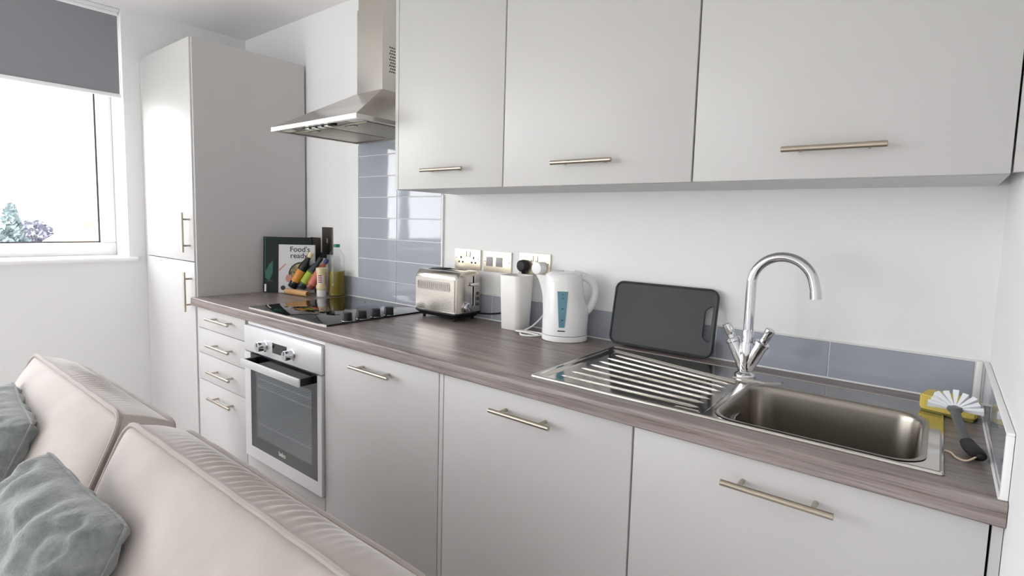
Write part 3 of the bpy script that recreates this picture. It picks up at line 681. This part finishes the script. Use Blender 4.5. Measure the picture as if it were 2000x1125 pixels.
t.p('hanging_cord', T(spline([(0.034, -0.150, 0.013), (0.018, -0.168, 0.004), (0.004, -0.160, 0.0025), (-0.004, -0.140, 0.003), (-0.016, -0.134, 0.0025), (-0.026, -0.140, 0.003), (-0.032, -0.130, 0.0025)], 6), 0.0016, 6), M['string'])

# ================================================================ toaster
TX0, TX1, TY0, TY1 = -1.802, -1.562, -0.166, -0.020
t = Thing('toaster', 'brushed steel two-slice toaster with black base', 'toaster', (-1.682, -0.093, WT), world=True)
def tprof(y0, y1, z0, z1, r=0.028): # side profile with rounded top
    p = [(y0, z0), (y1, z0)]
    for k in range(9): a = R(90*k/8); p.append((y1-r+r*math.cos(a), z1-r+r*math.sin(a)))
    for k in range(9): a = R(90+90*k/8); p.append((y0+r+r*math.cos(a), z1-r+r*math.sin(a)))
    return p
zb, ztop = WT+0.034, WT+0.198
bm = bmesh.new()
rings = []
for x, s in ((TX0, 0.010), (TX0+0.004, 0.004), (TX0+0.012, 0.0), (TX1-0.012, 0.0), (TX1-0.004, 0.004), (TX1, 0.010)):
    rings.append([(x, y, z) for y, z in tprof(TY0+s, TY1-s, zb, ztop-s)])
loft(bm, rings)
body = t.p('body', bm, M['steel'], ang=40)
bm = bmesh.new(); prism(bm, rrect(TX0+0.010, TX1-0.010, zb+0.004, ztop-0.030, 0.006, 4), 'y', TY0-0.003, TY0+0.012)
fp = t.p('front_plate', bm, M['steel'], parent=body)
bm = bmesh.new(); zc = ztop-0.062
tube(bm, [(x, TY0-0.0036, z) for x, z in rrect(TX0+0.022, TX1-0.035, zc-0.016, zc+0.016, 0.004, 3)], 0.0016, 6, closed=True)
t.p('grille_frame', bm, M['steel'], parent=body)
bm = bmesh.new()
for k in range(29): box(bm, TX0+0.026+k*0.0062, TX0+0.0279+k*0.0062, TY0-0.0036, TY0-0.0029, zc-0.013, zc+0.013)
o = t.p('vent_slots', bm, mat('slot_shade', rgb(104, 100, 96), 0.5, 0.3), parent=body); o['kind'] = 'stuff'
bm = bmesh.new(); loft(bm, [[(x, y, WT+0.012) for x, y in rrect(TX0+0.018, TX1-0.018, TY0+0.016, TY1-0.012, 0.012, 4)], [(x, y, zb-0.004) for x, y in rrect(TX0+0.0, TX1+0.001, TY0-0.003, TY1, 0.010, 4)], [(x, y, zb+0.001) for x, y in rrect(TX0+0.001, TX1, TY0-0.002, TY1, 0.010, 4)]])
base = t.p('base', bm, M['black'])
for x in (TX0+0.035, TX1-0.030):
    for y in (TY0+0.022, TY1-0.022): t.p('foot', T([(x, y, WT), (x, y, WT+0.014)], [0.006, 0.007], 12), M['black'], parent=base)
for y in (-0.122, -0.066): t.p('bread_slot', B(TX0+0.045, TX1-0.045, y-0.011, y+0.011, ztop-0.001, ztop+0.0012), M['dark'], parent=body)
t.p('top_lid', B(TX0+0.05, TX0+0.11, -0.125, -0.065, ztop, ztop+0.004, 0.0015), M['black'], parent=body)
ym = -0.073
bm = bmesh.new(); tube(bm, [(TX1+0.0008, y, z) for y, z in rrect(ym-0.0065, ym+0.0065, zb+0.022, ztop-0.016, 0.0062, 5)], 0.0016, 6, closed=True)
sl = t.p('lever_track', bm, M['chrome'])
t.p('lever_slot', B(TX1-0.001, TX1+0.0010, ym-0.004, ym+0.004, zb+0.026, ztop-0.020), M['dark'], parent=sl)
lv = t.p('lever', B(TX1+0.001, TX1+0.016, ym-0.022, ym+0.022, ztop-0.058, ztop-0.044, 0.004, 3), M['chrome'])
kb = t.p('dial', L([(0.0235, 0.0), (0.0235, 0.004), (0.0200, 0.0045), (0.0190, 0.014), (0.016, 0.016), (0.0, 0.0165)], 28, (TX1, ym-0.042, zb+0.024), 'x'), M['chrome'])
t.p('dial_pointer', B(TX1+0.016, TX1+0.0172, ym-0.043, ym-0.041, zb+0.026, zb+0.038), M['ink'], parent=kb)
for k in range(3): t.p('button', L([(0.0062, 0.0), (0.0062, 0.003), (0.0, 0.0035)], 14, (TX1, ym+0.030, zb+0.030+k*0.022), 'x'), M['plate_dark'])
t.p('cord', T(spline([(-1.60, -0.045, WT+0.028), (-1.545, -0.030, WT+0.026), (-1.50, -0.022, WT+0.029), (-1.45, -0.02, WT+0.040), (-1.42, -0.018, WT+0.058)], 6), 0.0034, 8), M['black'])

# ================================================================ white pot
t = Thing('utensil_pot', 'white tapered rounded-square pot between toaster and kettle', 'pot', (-1.3405, -0.076, WT), (0, 0, 0))
bm = bmesh.new()
def sq(h, z, r): return ringz(rrect(-h, h, -h, h, r, 6), z)
loft(bm, [sq(0.040, 0.0, 0.016), sq(0.0425, 0.003, 0.018), sq(0.0500, 0.2000, 0.022), sq(0.0490, 0.2020, 0.021), sq(0.0475, 0.2000, 0.020), sq(0.0405, 0.008, 0.016), sq(0.03, 0.006, 0.012)])
t.p('body', bm, M['ceramic'], ang=50)

# ================================================================ kettle
t = Thing('kettle', 'white plastic jug kettle with teal water gauge', 'kettle', (-1.108, -0.098, WT), (0, 0, R(33)))
def oval(cx, l, r, w, z, n=40, e=2.25):
    out = []
    for k in range(n):
        a = 2*PI*k/n; c, s = math.cos(a), math.sin(a)
        out.append((cx+(r if c > 0 else l)*math.copysign(abs(c)**(2/e), c), w*math.copysign(abs(s)**(2/e), s), z))
    return out
t.p('power_base', loft(bmesh.new(), [oval(0, .074, .074, .070, 0.0), oval(0, .0785, .0785, .074, 0.003), oval(0, .0785, .0785, .074, 0.017), oval(0, .076, .076, .072, 0.0195)]), M['white_plastic'])
kb = t.p('body', loft(bmesh.new(), [oval(0, .074, .074, .070, 0.0205), oval(0, .0775, .0775, .073, 0.0225), oval(0, .0775, .0780, .073, 0.05), oval(0, .0765, .0800, .0715, 0.085), oval(0, .0760, .0790, .0705, 0.105), oval(0, .075, .072, .0695, 0.122), oval(0, .0745, .0640, .0685, 0.145), oval(0, .072, .058, .0645, 0.185), oval(0, .071, .055, .061, 0.212), oval(0, .069, .053, .059, 0.2165)]), M['white_plastic'], ang=50)
bm = bmesh.new()
loft(bm, [[(-.060, -.004, 0.10), (-.0765, 0, 0.095), (-.060, .004, 0.10)], [(-.058, -.016, 0.15), (-.0790, 0, 0.150), (-.058, .016, 0.15)], [(-.05, -.026, 0.190), (-.0900, 0, 0.192), (-.05, .026, 0.190)], [(-.045, -.032, 0.2165), (-.1020, 0, 0.2195), (-.045, .032, 0.2165)]])
t.p('spout', bm, M['white_plastic'], parent=kb, ang=20)
ld = t.p('lid', loft(bmesh.new(), [oval(-.002, .069, .054, .0585, 0.2165), oval(-.002, .068, .056, .0575, 0.222), oval(0, .058, .052, .050, 0.2295), oval(0, .035, .036, .032, 0.2335), oval(0, .01, .01, .01, 0.2345)]), M['white_plastic'], ang=50)
t.p('lid_catch', B(-0.038, -0.006, -0.012, 0.012, 0.2325, 0.2370, 0.0015), mat('pale_grey_plastic', rgb(200, 198, 196), 0.4), parent=ld)
hp = spline([(0.025, 0, 0.224), (0.055, 0, 0.219), (0.083, 0, 0.205), (0.0985, 0, 0.178), (0.0980, 0, 0.148), (0.089, 0, 0.122), (0.075, 0, 0.103), (0.060, 0, 0.094)], 6)
t.p('handle', T(hp, [0.0122+0.0014*math.cos(PI*i/(len(hp)-1)*2) for i in range(len(hp))], 14, flat=1.15), M['white_plastic'])
# gauge set into the side facing the room
def side_y(z): # half width of the body at height z
    zz = [(0.05, .073), (0.10, .0715), (0.145, .0685), (0.185, .0645), (0.212, .061)]
    for (a, b), (c, d) in zip(zz, zz[1:]):
        if a <= z <= c: return b+(d-b)*(z-a)/(c-a)
    return zz[0][1]
bm = bmesh.new(); rows = []
for k in range(9):
    z = 0.052+k*(0.172-0.052)/8; hw = 0.0095+0.0085*k/8; y = -side_y(z)-0.0012
    rows.append([(-0.010-hw, y, z), (-0.010+hw, y, z), (-0.010+hw, y+0.006, z), (-0.010-hw, y+0.006, z)])
loft(bm, rows); gg = t.p('water_gauge', bm, M['gauge'])
for z in (0.162, 0.150, 0.115, 0.077):
    t.p('level_mark', B(-0.012, -0.006, -side_y(z)-0.0018, -side_y(z)-0.0008, z-0.0018, z+0.0018), M['gauge_mark'], parent=gg)
bm = bmesh.new()
for k, (ww, hh) in enumerate(((.003, .004), (.0025, .0035), (.003, .004), (.003, .003), (.0032, .004), (.003, .003))): box(bm, -0.023+k*0.0042, -0.023+k*0.0042+ww+0.0008, -side_y(0.05)-0.0008, -side_y(0.05)+0.001, 0.0385, 0.0385+hh)
o = t.p('maker_mark', bm, M['ink'], parent=kb); o['kind'] = 'stuff'

# ================================================================ sockets, switches, plugs
def plate(name, label, x0, x1, z0, z1, mtl, group=None):
    t = Thing(name, label, 'socket' if 'socket' in name else 'switch', ((x0+x1)/2, 0, (z0+z1)/2), group=group, world=True)
    t.p('plate', B(x0, x1, -0.0072, -0.0003, z0, z1, 0.0012), mtl); return t
def double_socket(x0, x1, z0, z1, label):
    t = plate('wall_socket', label, x0, x1, z0, z1, M['plate'], 'double sockets over the worktop'); xm, w_, h_ = (x0+x1)/2, x1-x0, z1-z0
    for s in (-1, 1):
        t.p('rocker', B(xm+s*0.0105-0.006, xm+s*0.0105+0.006, -0.0098, -0.006, z1-0.031, z1-0.009, 0.001), M['plate'])
        t.p('screw', L([(0.0028, 0.0), (0.0024, -0.0008), (0.0, -0.001)], 10, (xm+s*(w_/2-0.009), -0.0072, z0+h_*0.55), 'y'), M['plate_dark'])
        c = xm+s*0.036
        t.p('earth_slot', B(c-0.0035, c+0.0035, -0.0080, -0.006, z0+0.043, z0+0.054), M['dark'])
        for q in (-1, 1): t.p('pin_slot', B(c+q*0.0105-0.0042, c+q*0.0105+0.0042, -0.0080, -0.006, z0+0.025, z0+0.0325), M['dark'])
    for s in (-1, 1): t.p('rocker_gap', B(xm+s*0.0105+0.0062, xm+s*0.0105+0.0072, -0.0078, -0.006, z1-0.032, z1-0.008), M['dark'])
    return t
double_socket(-1.731, -1.586, 1.107, 1.190, 'empty cream metal double socket above the toaster')
t = plate('wall_switch', 'cream metal plate with two grey square modules between the sockets', -1.5685, -1.424, 1.106, 1.188, M['plate'])
for x in (-1.5355, -1.484):
    t.p('module', B(x-0.0175, x+0.0165, -0.0090, -0.006, 1.128, 1.1655, 0.001), M['grey_plastic'])
for x in (-1.560, -1.433): t.p('screw', L([(0.0030, 0.0), (0.0026, -0.0008), (0.0, -0.001)], 10, (x, -0.0072, 1.147), 'y'), M['plate_dark'])
double_socket(-1.384, -1.239, 1.108, 1.191, 'cream metal double socket holding a black and a white plug')
t = Thing('power_plug', 'black round plug in the left side of the socket behind the white pot', 'plug', (-1.353, -0.008, 1.143), world=True)
pg = t.p('plug_body', L([(0.0225, -0.002), (0.0235, -0.012), (0.0220, -0.026), (0.017, -0.030), (0.0, -0.031)], 26, (-1.353, -0.0085, 1.143), 'y'), M['black'])
t.p('cord_grip', T([(-1.353, -0.020, 1.128), (-1.353, -0.017, 1.108)], [0.0105, 0.0070], 12), M['black'], parent=pg)
t.p('cord', T(spline([(-1.353, -0.017, 1.110), (-1.356, -0.0135, 1.075), (-1.358, -0.0125, 1.02), (-1.390, -0.0135, 0.98), (-1.415, -0.0145, 0.970)], 6), 0.0034, 8), M['black'])
t = Thing('power_plug', 'white round plug in the right side of the socket by the kettle spout', 'plug', (-1.273, -0.008, 1.140), world=True)
pg = t.p('plug_body', L([(0.0225, -0.002), (0.0235, -0.014), (0.0228, -0.036), (0.021, -0.039), (0.0, -0.040)], 26, (-1.273, -0.0085, 1.140), 'y'), M['white_plastic'])
t.p('cord_grip', T([(-1.273, -0.030, 1.122), (-1.273, -0.030, 1.104)], [0.011, 0.007], 12), M['white_plastic'], parent=pg)
t.p('cord', T(spline([(-1.273, -0.030, 1.106), (-1.258, -0.022, 1.06), (-1.236, -0.018, 1.01), (-1.246, -0.035, 0.965), (-1.262, -0.075, 0.930), (-1.272, -0.125, 0.9145), (-1.245, -0.165, 0.914), (-1.205, -0.158, 0.914), (-1.185, -0.120, 0.914)], 7), 0.0033, 8), M['white_plastic'])
t = Thing('spare_cord', 'loose white loop of kettle flex lying on the worktop', 'cord', (-1.24, -0.12, WT), world=True)
t.p('loop', T(spline([(-1.187, -0.105, 0.9137), (-1.225, -0.098, 0.9137), (-1.268, -0.108, 0.9150), (-1.290, -0.128, 0.9170), (-1.280, -0.146, 0.9195), (-1.235, -0.146, 0.9200), (-1.190, -0.138, 0.9160)], 8), 0.0033, 8), M['white_plastic'])
for x0, x1, z0, z1, lb in ((-2.733, -2.640, 1.110, 1.255, 'reflection-darkened upright metal switch plate nearer the splashback'), (-2.846, -2.754, 1.052, 1.197, 'reflection-darkened upright metal switch plate half hidden by the books')):
    t = plate('wall_switch', lb, x0, x1, z0, z1, M['plate_dark']); xm, zm = (x0+x1)/2, (z0+z1)/2
    t.p('rocker', B(xm-0.011, xm+0.011, -0.0105, -0.006, zm-0.017, zm+0.017, 0.0015), M['plate_dark'])
    t.p('indicator', B(xm+0.004, xm+0.010, -0.0112, -0.010, zm-0.012, zm+0.014), M['plate'])

# ================================================================ cookbooks in the corner
def book(name, label, base, yaw, lean, w_, h_, th_, cover):
    t = Thing(name, label, 'book', base, (R(-lean), 0, yaw)) # local: x along the cover, -y outwards, z up
    cv_ = bmesh.new(); box(cv_, 0, w_, 0, 0.0025, 0, h_, 0.0006, 1); box(cv_, 0, w_, th_-0.0025, th_, 0, h_, 0.0006, 1); box(cv_, -0.001, 0.002, 0, th_, 0, h_)
    t.p('cover', cv_, cover); t.p('pages', B(0.002, w_-0.004, 0.0026, th_-0.0026, 0.003, h_-0.003), M['paper']); return t
def on_cover(bm): # shape drawn in x,y -> cover plane x,z, just proud of it
    bmesh.ops.rotate(bm, verts=bm.verts, cent=(0, 0, 0), matrix=Matrix.Rotation(R(90), 3, 'X')); return bm
def disc(x, z, rx, rz, y=-0.0006, n=28):
    bm = bmesh.new(); pts = [(x+rx*math.cos(2*PI*k/n), z+rz*math.sin(2*PI*k/n)) for k in range(n)]
    prism(bm, pts, 'y', y, 0.0002); return bm
BY = R(45.5)
t = book('cookbook', 'large dark green cookbook leaning in the corner behind the pale one', (-2.853, -0.273, WT+0.0025), BY, 4, 0.240, 0.288, 0.018, M['book_dark'])
bm = bmesh.new(); prism(bm, [(0.008, 0.10), (0.028, 0.145), (0.048, 0.165), (0.046, 0.10), (0.03, 0.06), (0.010, 0.075)], 'y', -0.0007, 0.0002); t.p('leaf_picture', bm, M['book_green'])
t.p('cover_stripe', B(0.012, 0.05, -0.0007, 0.0002, 0.055, 0.062), M['pan'])
t.p('spine_sticker', B(0.006, 0.015, -0.0008, 0.0002, 0.004, 0.042), M['white_label'])
t.p('cover_band', B(0.006, 0.010, -0.0007, 0.0002, 0.10, 0.285), M['book_green'])
t = book('cookbook', 'pale grey cookbook titled Food\'s ready! in front of the dark one', (-2.780, -0.229, WT+0.0025), BY, 4, 0.178, 0.250, 0.016, M['book_white'])
for s, z in (("Food's", 0.214), ('ready!', 0.181)):
    tx = on_cover(text_bm(s, 0.038, 0.0003, 0.0003)); bmesh.ops.translate(tx, verts=tx.verts, vec=(0.104, -0.0005, z)); t.p('title', tx, M['ink'], clean=False)
t.p('pan_picture', disc(0.112, 0.095, 0.064, 0.066), M['pan']); t.p('food_picture', disc(0.112, 0.095, 0.056, 0.058, -0.0010), M['food'])
bm = bmesh.new(); prism(bm, [(0.001, 0.11), (0.036, 0.148), (0.034, 0.154), (0.001, 0.122)], 'y', -0.0007, 0.0002); t.p('spoon_picture', bm, M['pink'])
t.p('tomato_picture', disc(0.050, 0.075, 0.016, 0.02, -0.0012), M['pink']); t.p('badge', disc(0.022, 0.026, 0.012, 0.012), M['ink'])

# ================================================================ bottles by the books
def bottle(name, label, base, top, r, body, cap, labelm=None, neck=0.42, capm=None, lab2=None):
    """round bottle whose axis runs from base to top (leans when they differ)"""
    base, top = Vector(base), Vector(top); ax = top-base; H = ax.length
    q = Vector((0, 0, 1)).rotation_difference(ax)
    t = Thing(name, label, 'bottle', base, q.to_euler())
    t.p('body', L([(0.0, 0.0), (r*0.9, 0.0), (r, 0.004), (r, H*0.60), (r*0.93, H*0.67), (r*neck*1.15, H*0.80), (r*neck, H*0.83), (r*neck, H*0.88), (0, H*0.88)], 22), body)
    t.p('cap', L([(0.0, H*0.865), (r*neck*1.25, H*0.865), (r*neck*1.25, H*0.99), (r*neck*1.05, H), (0, H)], 18), cap)
    if labelm: t.p('label', L([(r*1.004, H*0.12), (r*1.015, H*0.125), (r*1.015, H*0.55), (r*1.004, H*0.555)], 22), labelm)
    if lab2:
        bm = bmesh.new(); rg = []
        for k in range(9):
            a = R(-100+k*15); rg.append(((r*1.02)*math.cos(a), (r*1.02)*math.sin(a)))
        loft(bm, [[(x, y, H*f) for x, y in rg] + [(x*0.99, y*0.99, H*f) for x, y in reversed(rg)] for f in (0.17, 0.50)])
        t.p('front_label', bm, lab2)
    return t
zq = WT+0.034
bottle('sauce_bottle', 'dark sauce bottle with orange label leaning at the front of the cookbooks', (-2.722, -0.188, zq), (-2.648, -0.118, 1.125), 0.0235, M['bottle_dark'], M['cream'], M['bottle_dark'], lab2=M['orange'])
bottle('sauce_bottle', 'dark sauce bottle with lime green label leaning beside the orange one', (-2.677, -0.164, zq), (-2.610, -0.088, 1.100), 0.0235, M['bottle_navy'], M['bottle_navy'], M['green_label'], lab2=M['lime'])
bottle('sauce_bottle', 'reddish sauce bottle with blue cap leaning nearest the mayonnaise', (-2.634, -0.142, zq), (-2.582, -0.072, 1.092), 0.0215, M['bottle_red'], M['blue_cap'], M['rose_label'])
bottle('vinegar_bottle', 'pale bottle with black cap standing below the switch plate', (-2.665, -0.040, WT), (-2.665, -0.040, WT+0.212), 0.024, M['white_label'], M['black'], M['white_label'], neck=0.5)
t = Thing('rolling_pin', 'short pale wooden rolling pin lying in front of the leaning bottles', 'rolling pin', (-2.655, -0.200, WT+0.0145), (0, 0, R(7)))
t.p('roller', T([(-0.085, 0, 0), (-0.083, 0, 0), (0.083, 0, 0), (0.085, 0, 0)], [0.0125, 0.0140, 0.0140, 0.0125], 20), M['wood'])
t.p('end_grain', L([(0.0118, 0.0), (0.0118, 0.0006), (0.0, 0.0008)], 18, (0.0852, 0, 0), 'x'), mat('end_grain', rgb(120, 84, 52), 0.7))
# squeezy mayonnaise, standing on its cap
t = Thing('mayonnaise_bottle', 'cream squeezy mayonnaise bottle standing on its white cap', 'bottle', (-2.548, -0.128, WT))
t.p('cap', L([(0.0, 0.0), (0.0225, 0.0), (0.0235, 0.002), (0.0235, 0.030), (0.022, 0.032), (0.0, 0.032)], 26), M['white_plastic'])
t.p('body', L([(0.0, 0.032), (0.022, 0.032), (0.0255, 0.040), (0.0255, 0.052), (0.0215, 0.062), (0.0205, 0.075), (0.0215, 0.100), (0.0245, 0.122), (0.0265, 0.135), (0.0260, 0.142), (0.020, 0.145), (0.0, 0.145)], 28), M['cream'])
bm = bmesh.new(); rg = [(0.0226*math.cos(R(a)), 0.0226*math.sin(R(a))) for a in range(-95, 6, 10)]
loft(bm, [[(x, y, f) for x, y in rg] + [(x*.96, y*.96, f) for x, y in reversed(rg)] for f in (0.066, 0.112)]); lbo = t.p('label', bm, M['white_label'])
bm = bmesh.new()
for k in range(4):
    z = 0.071+k*0.0105; rg = [(0.0231*math.cos(R(a)), 0.0231*math.sin(R(a))) for a in range(-75, -20, 8)]
    loft(bm, [[(x, y, f) for x, y in rg] + [(x*.97, y*.97, f) for x, y in reversed(rg)] for f in (z, z+0.0055)])
t.p('label_print', bm, M['red_print'], parent=lbo)
# oil bottle
t = Thing('oil_bottle', 'clear plastic bottle half full of olive oil with green cap', 'bottle', (-2.508, -0.066, WT))
pr = [(0.0, 0.002), (0.038, 0.001), (0.041, 0.006)] + [(0.041-0.0012*(k % 2), 0.012+k*0.007) for k in range(15)] + [(0.0395, 0.130), (0.0385, 0.165), (0.040, 0.185), (0.036, 0.212), (0.024, 0.232), (0.0145, 0.240), (0.0140, 0.252), (0.012, 0.252)]
bm = bmesh.new(); lathe(bm, pr, 30); t.p('body', bm, M['clear'])
t.p('oil', L([(0.0, 0.0035), (0.036, 0.0035), (0.039, 0.008), (0.039, 0.110), (0.0385, 0.128), (0.0, 0.128)], 28), M['oil'])
t.p('cap', L([(0.0, 0.248), (0.0158, 0.248), (0.0158, 0.262), (0.0148, 0.264), (0.0, 0.264)], 22), M['green_cap'])

# ================================================================ sofa
SF = Thing('sofa', 'taupe velvet sofa with two piped back cushions facing away from kitchen', 'sofa', (-1.58, -1.55, 0.0), world=True)
SXa, SXb = -2.58, -0.62
SF.p('base', B(SXa, SXb, -1.95, -1.06, 0.10, 0.30, 0.02, 3), M['velvet'])
SF.p('back_frame', B(SXa, SXb, -1.125, -1.05, 0.12, 0.56, 0.025, 3), M['velvet'])
for x in (SXa+0.08, SXb-0.08):
    for y in (-1.92, -1.10): SF.p('foot', T([(x, y, 0.0), (x, y, 0.11)], [0.018, 0.025], 10), M['wood'])
TH = R(24); cu = Vector((0, math.sin(TH), math.cos(TH))); cn_ = Vector((0, -math.cos(TH), math.sin(TH)))  # cushion up, cushion front
def cushion_shape(xa, xb, seed):
    top_front = Vector((0, -1.246, 0.82)); hgt, th_ = 0.42, 0.122
    def P(u, v, d):   # u 0..1 along x, v 0..1 bottom..top, d 0..1 front..back
        return Vector((xa+(xb-xa)*u, 0, 0)) + top_front + cu*(v-1)*hgt - cn_*d*th_
    bm = bmesh.new(); NU, NV, ND = 72, 28, 10
    def bulge(u, v): return (max(0, 1-(2*u-1)**4)**0.8)*(max(0, 1-(2*v-1)**4)**0.8)
    def edge_round(u, v):   # rounded outline of the face
        k = 0.0
        return u, v
    def face(nu, nv, fn):
        g = [[bm.verts.new(fn(i/nu, j/nv)) for j in range(nv+1)] for i in range(nu+1)]
        for i in range(nu):
            for j in range(nv): bm.faces.new((g[i][j], g[i+1][j], g[i+1][j+1], g[i][j+1]))
    def cr(u, v):    # pull the corners in so that the outline is rounded
        ux, vx = abs(2*u-1), abs(2*v-1); k = max(0, ux-0.93)/0.07; q = max(0, vx-0.86)/0.14
        s = k*q; return (u+(0.5-u)*0.018*s, v+(0.5-v)*0.05*s)
    def wr(u, d):    # ripples across the gusset
        env = math.exp(-((u-0.50)/0.26)**2); w1 = noise.noise(Vector((u*9+seed, d*0.6, 0.0)))
        ph = u*210+6*noise.noise(Vector((u*5, seed, d*1.2)))+d*4
        return (0.0030*env*math.sin(ph)*math.sin(PI*d) + 0.004*w1*math.sin(PI*d))
    def soft(u, v, d): return 0.004*noise.noise(Vector((u*4+seed, v*3, d*2)))
    face(NU, NV, lambda u, v: P(*cr(u, v), 0) + cn_*(0.055*bulge(u, v)+soft(u, v, 0)*bulge(u, v)))
    face(NU, NV, lambda u, v: P(*cr(u, v), 1) - cn_*0.02*bulge(u, v))
    face(NU*3, ND, lambda u, d: P(*cr(u, 1), d) + cu*(wr(u, d) + 0.012*math.sin(PI*d)*(1-(2*u-1)**6)))
    face(NU, ND, lambda u, d: P(*cr(u, 0), d))
    for uu, sg in ((0, -1), (1, 1)): face(ND, NV, lambda d, v: P(*cr(uu, v), d) + Vector((sg*0.012*math.sin(PI*d)*math.sin(PI*v), 0, 0)))
    bmesh.ops.remove_doubles(bm, verts=bm.verts, dist=0.0006)
    pipes = []
    for d in (0, 1):
        loop = []; K = 60
        per = [(i/K, 1) for i in range(K)] + [(1, 1-i/24) for i in range(24)] + [(1-i/K, 0) for i in range(K)] + [(0, i/24) for i in range(24)]
        for u, v in per: loop.append(P(*cr(u, v), d) + (cn_ if d == 0 else -cn_)*0.002 + cu*(0.0015 if v == 1 else 0) + Vector((0, 0, 0.0012*math.sin(u*40+seed))))
        # smooth corners
        for _ in range(3): loop = [(loop[i-1]+loop[i]*2+loop[(i+1) % len(loop)])/4 for i in range(len(loop))]
        pipes.append(tube(bmesh.new(), loop, 0.0062, 8, closed=True))
    return bm, pipes
for xa, xb, sd in ((-2.485, -1.600, 1.7), (-1.560, -0.640, 5.2)):
    c, pipes = cushion_shape(xa, xb, sd)
    co = SF.p('back_cushion', c, M['velvet'], ang=80)
    for pb in pipes: SF.p('piping', pb, M['velvet_pipe'], parent=co)
for xa, xb in ((-2.57, -1.595), (-1.585, -0.63)): SF.p('seat_cushion', B(xa, xb, -1.96, -1.44, 0.30, 0.400, 0.035, 4), M['velvet'])

# ================================================================ throw pillows
def pillow(label, c, size, thick, rx, rz, seed, ry=0.0):
    t = Thing('throw_pillow', label, 'pillow', c, (rx, ry, rz), group='grey fleece pillows on the sofa')
    bm = bmesh.new(); N = 56; h = size/2
    for sgn in (-1, 1):
        g = []
        for i in range(N+1):
            row = []
            for j in range(N+1):
                u, v = 2*i/N-1, 2*j/N-1
                e = (max(0, 1-abs(u)**3.2)*max(0, 1-abs(v)**3.2))**0.5
                k = 1-0.075*(1-abs(v)**2)*abs(u)**3; kk = 1-0.075*(1-abs(u)**2)*abs(v)**3   # concave sides
                rc = 1-0.06*(abs(u)*abs(v))**4; x, z = u*h*k*rc, v*h*kk*rc
                p = Vector((u*2.2+seed, v*2.2, sgn*3.0))
                y = (-1.0 if sgn < 0 else 0.45)*(thick/2)*e*(1+0.16*noise.noise(p*1.3)) + 0.006*e*noise.noise(p*4)
                cr_ = max(0, abs(u)+abs(v)-1.15)           # folds running in from the corners
                y += sgn*0.030*cr_*math.sin(9*(u*math.copysign(1, u)-v*math.copysign(1, v))*2.2+seed)*e
                tp = max(0, v-0.55)/0.45                   # gathered folds along the top edge
                y += sgn*0.020*tp*e*math.sin(u*15+seed+3*noise.noise(p*2)) + sgn*0.010*e*noise.noise(p*2.6)
                row.append(bm.verts.new((x, y, z)))
            g.append(row)
        for i in range(N):
            for j in range(N): bm.faces.new((g[i][j], g[i+1][j], g[i+1][j+1], g[i][j+1]))
    bmesh.ops.remove_doubles(bm, verts=bm.verts, dist=0.0008)
    o = t.p('cover', bm, M['fleece'], ang=180)
    per = [(-h+size*k/24, -h) for k in range(24)]+[(h, -h+size*k/24) for k in range(24)]+[(h-size*k/24, h) for k in range(24)]+[(-h, h-size*k/24) for k in range(24)]
    def kf(x, z):
        u, v = x/h, z/h; rc = 1-0.06*(abs(u)*abs(v))**4; return (rc*x*(1-0.075*(1-v*v)*abs(u)**3), 0, rc*z*(1-0.075*(1-u*u)*abs(v)**3))
    t.p('seam', T([kf(x, z) for x, z in per], 0.0028, 6, closed=True), M['fleece'], parent=o)
    return t
pillow('grey fleece throw pillow nearest the camera against the second sofa cushion', (-1.395, -1.462, 0.592), 0.42, 0.20, R(-26), R(4), 2.0, R(4))
pillow('grey fleece throw pillow at the left edge against the far sofa cushion', (-2.105, -1.428, 0.590), 0.42, 0.20, R(-24), R(-4), 7.0, R(3))
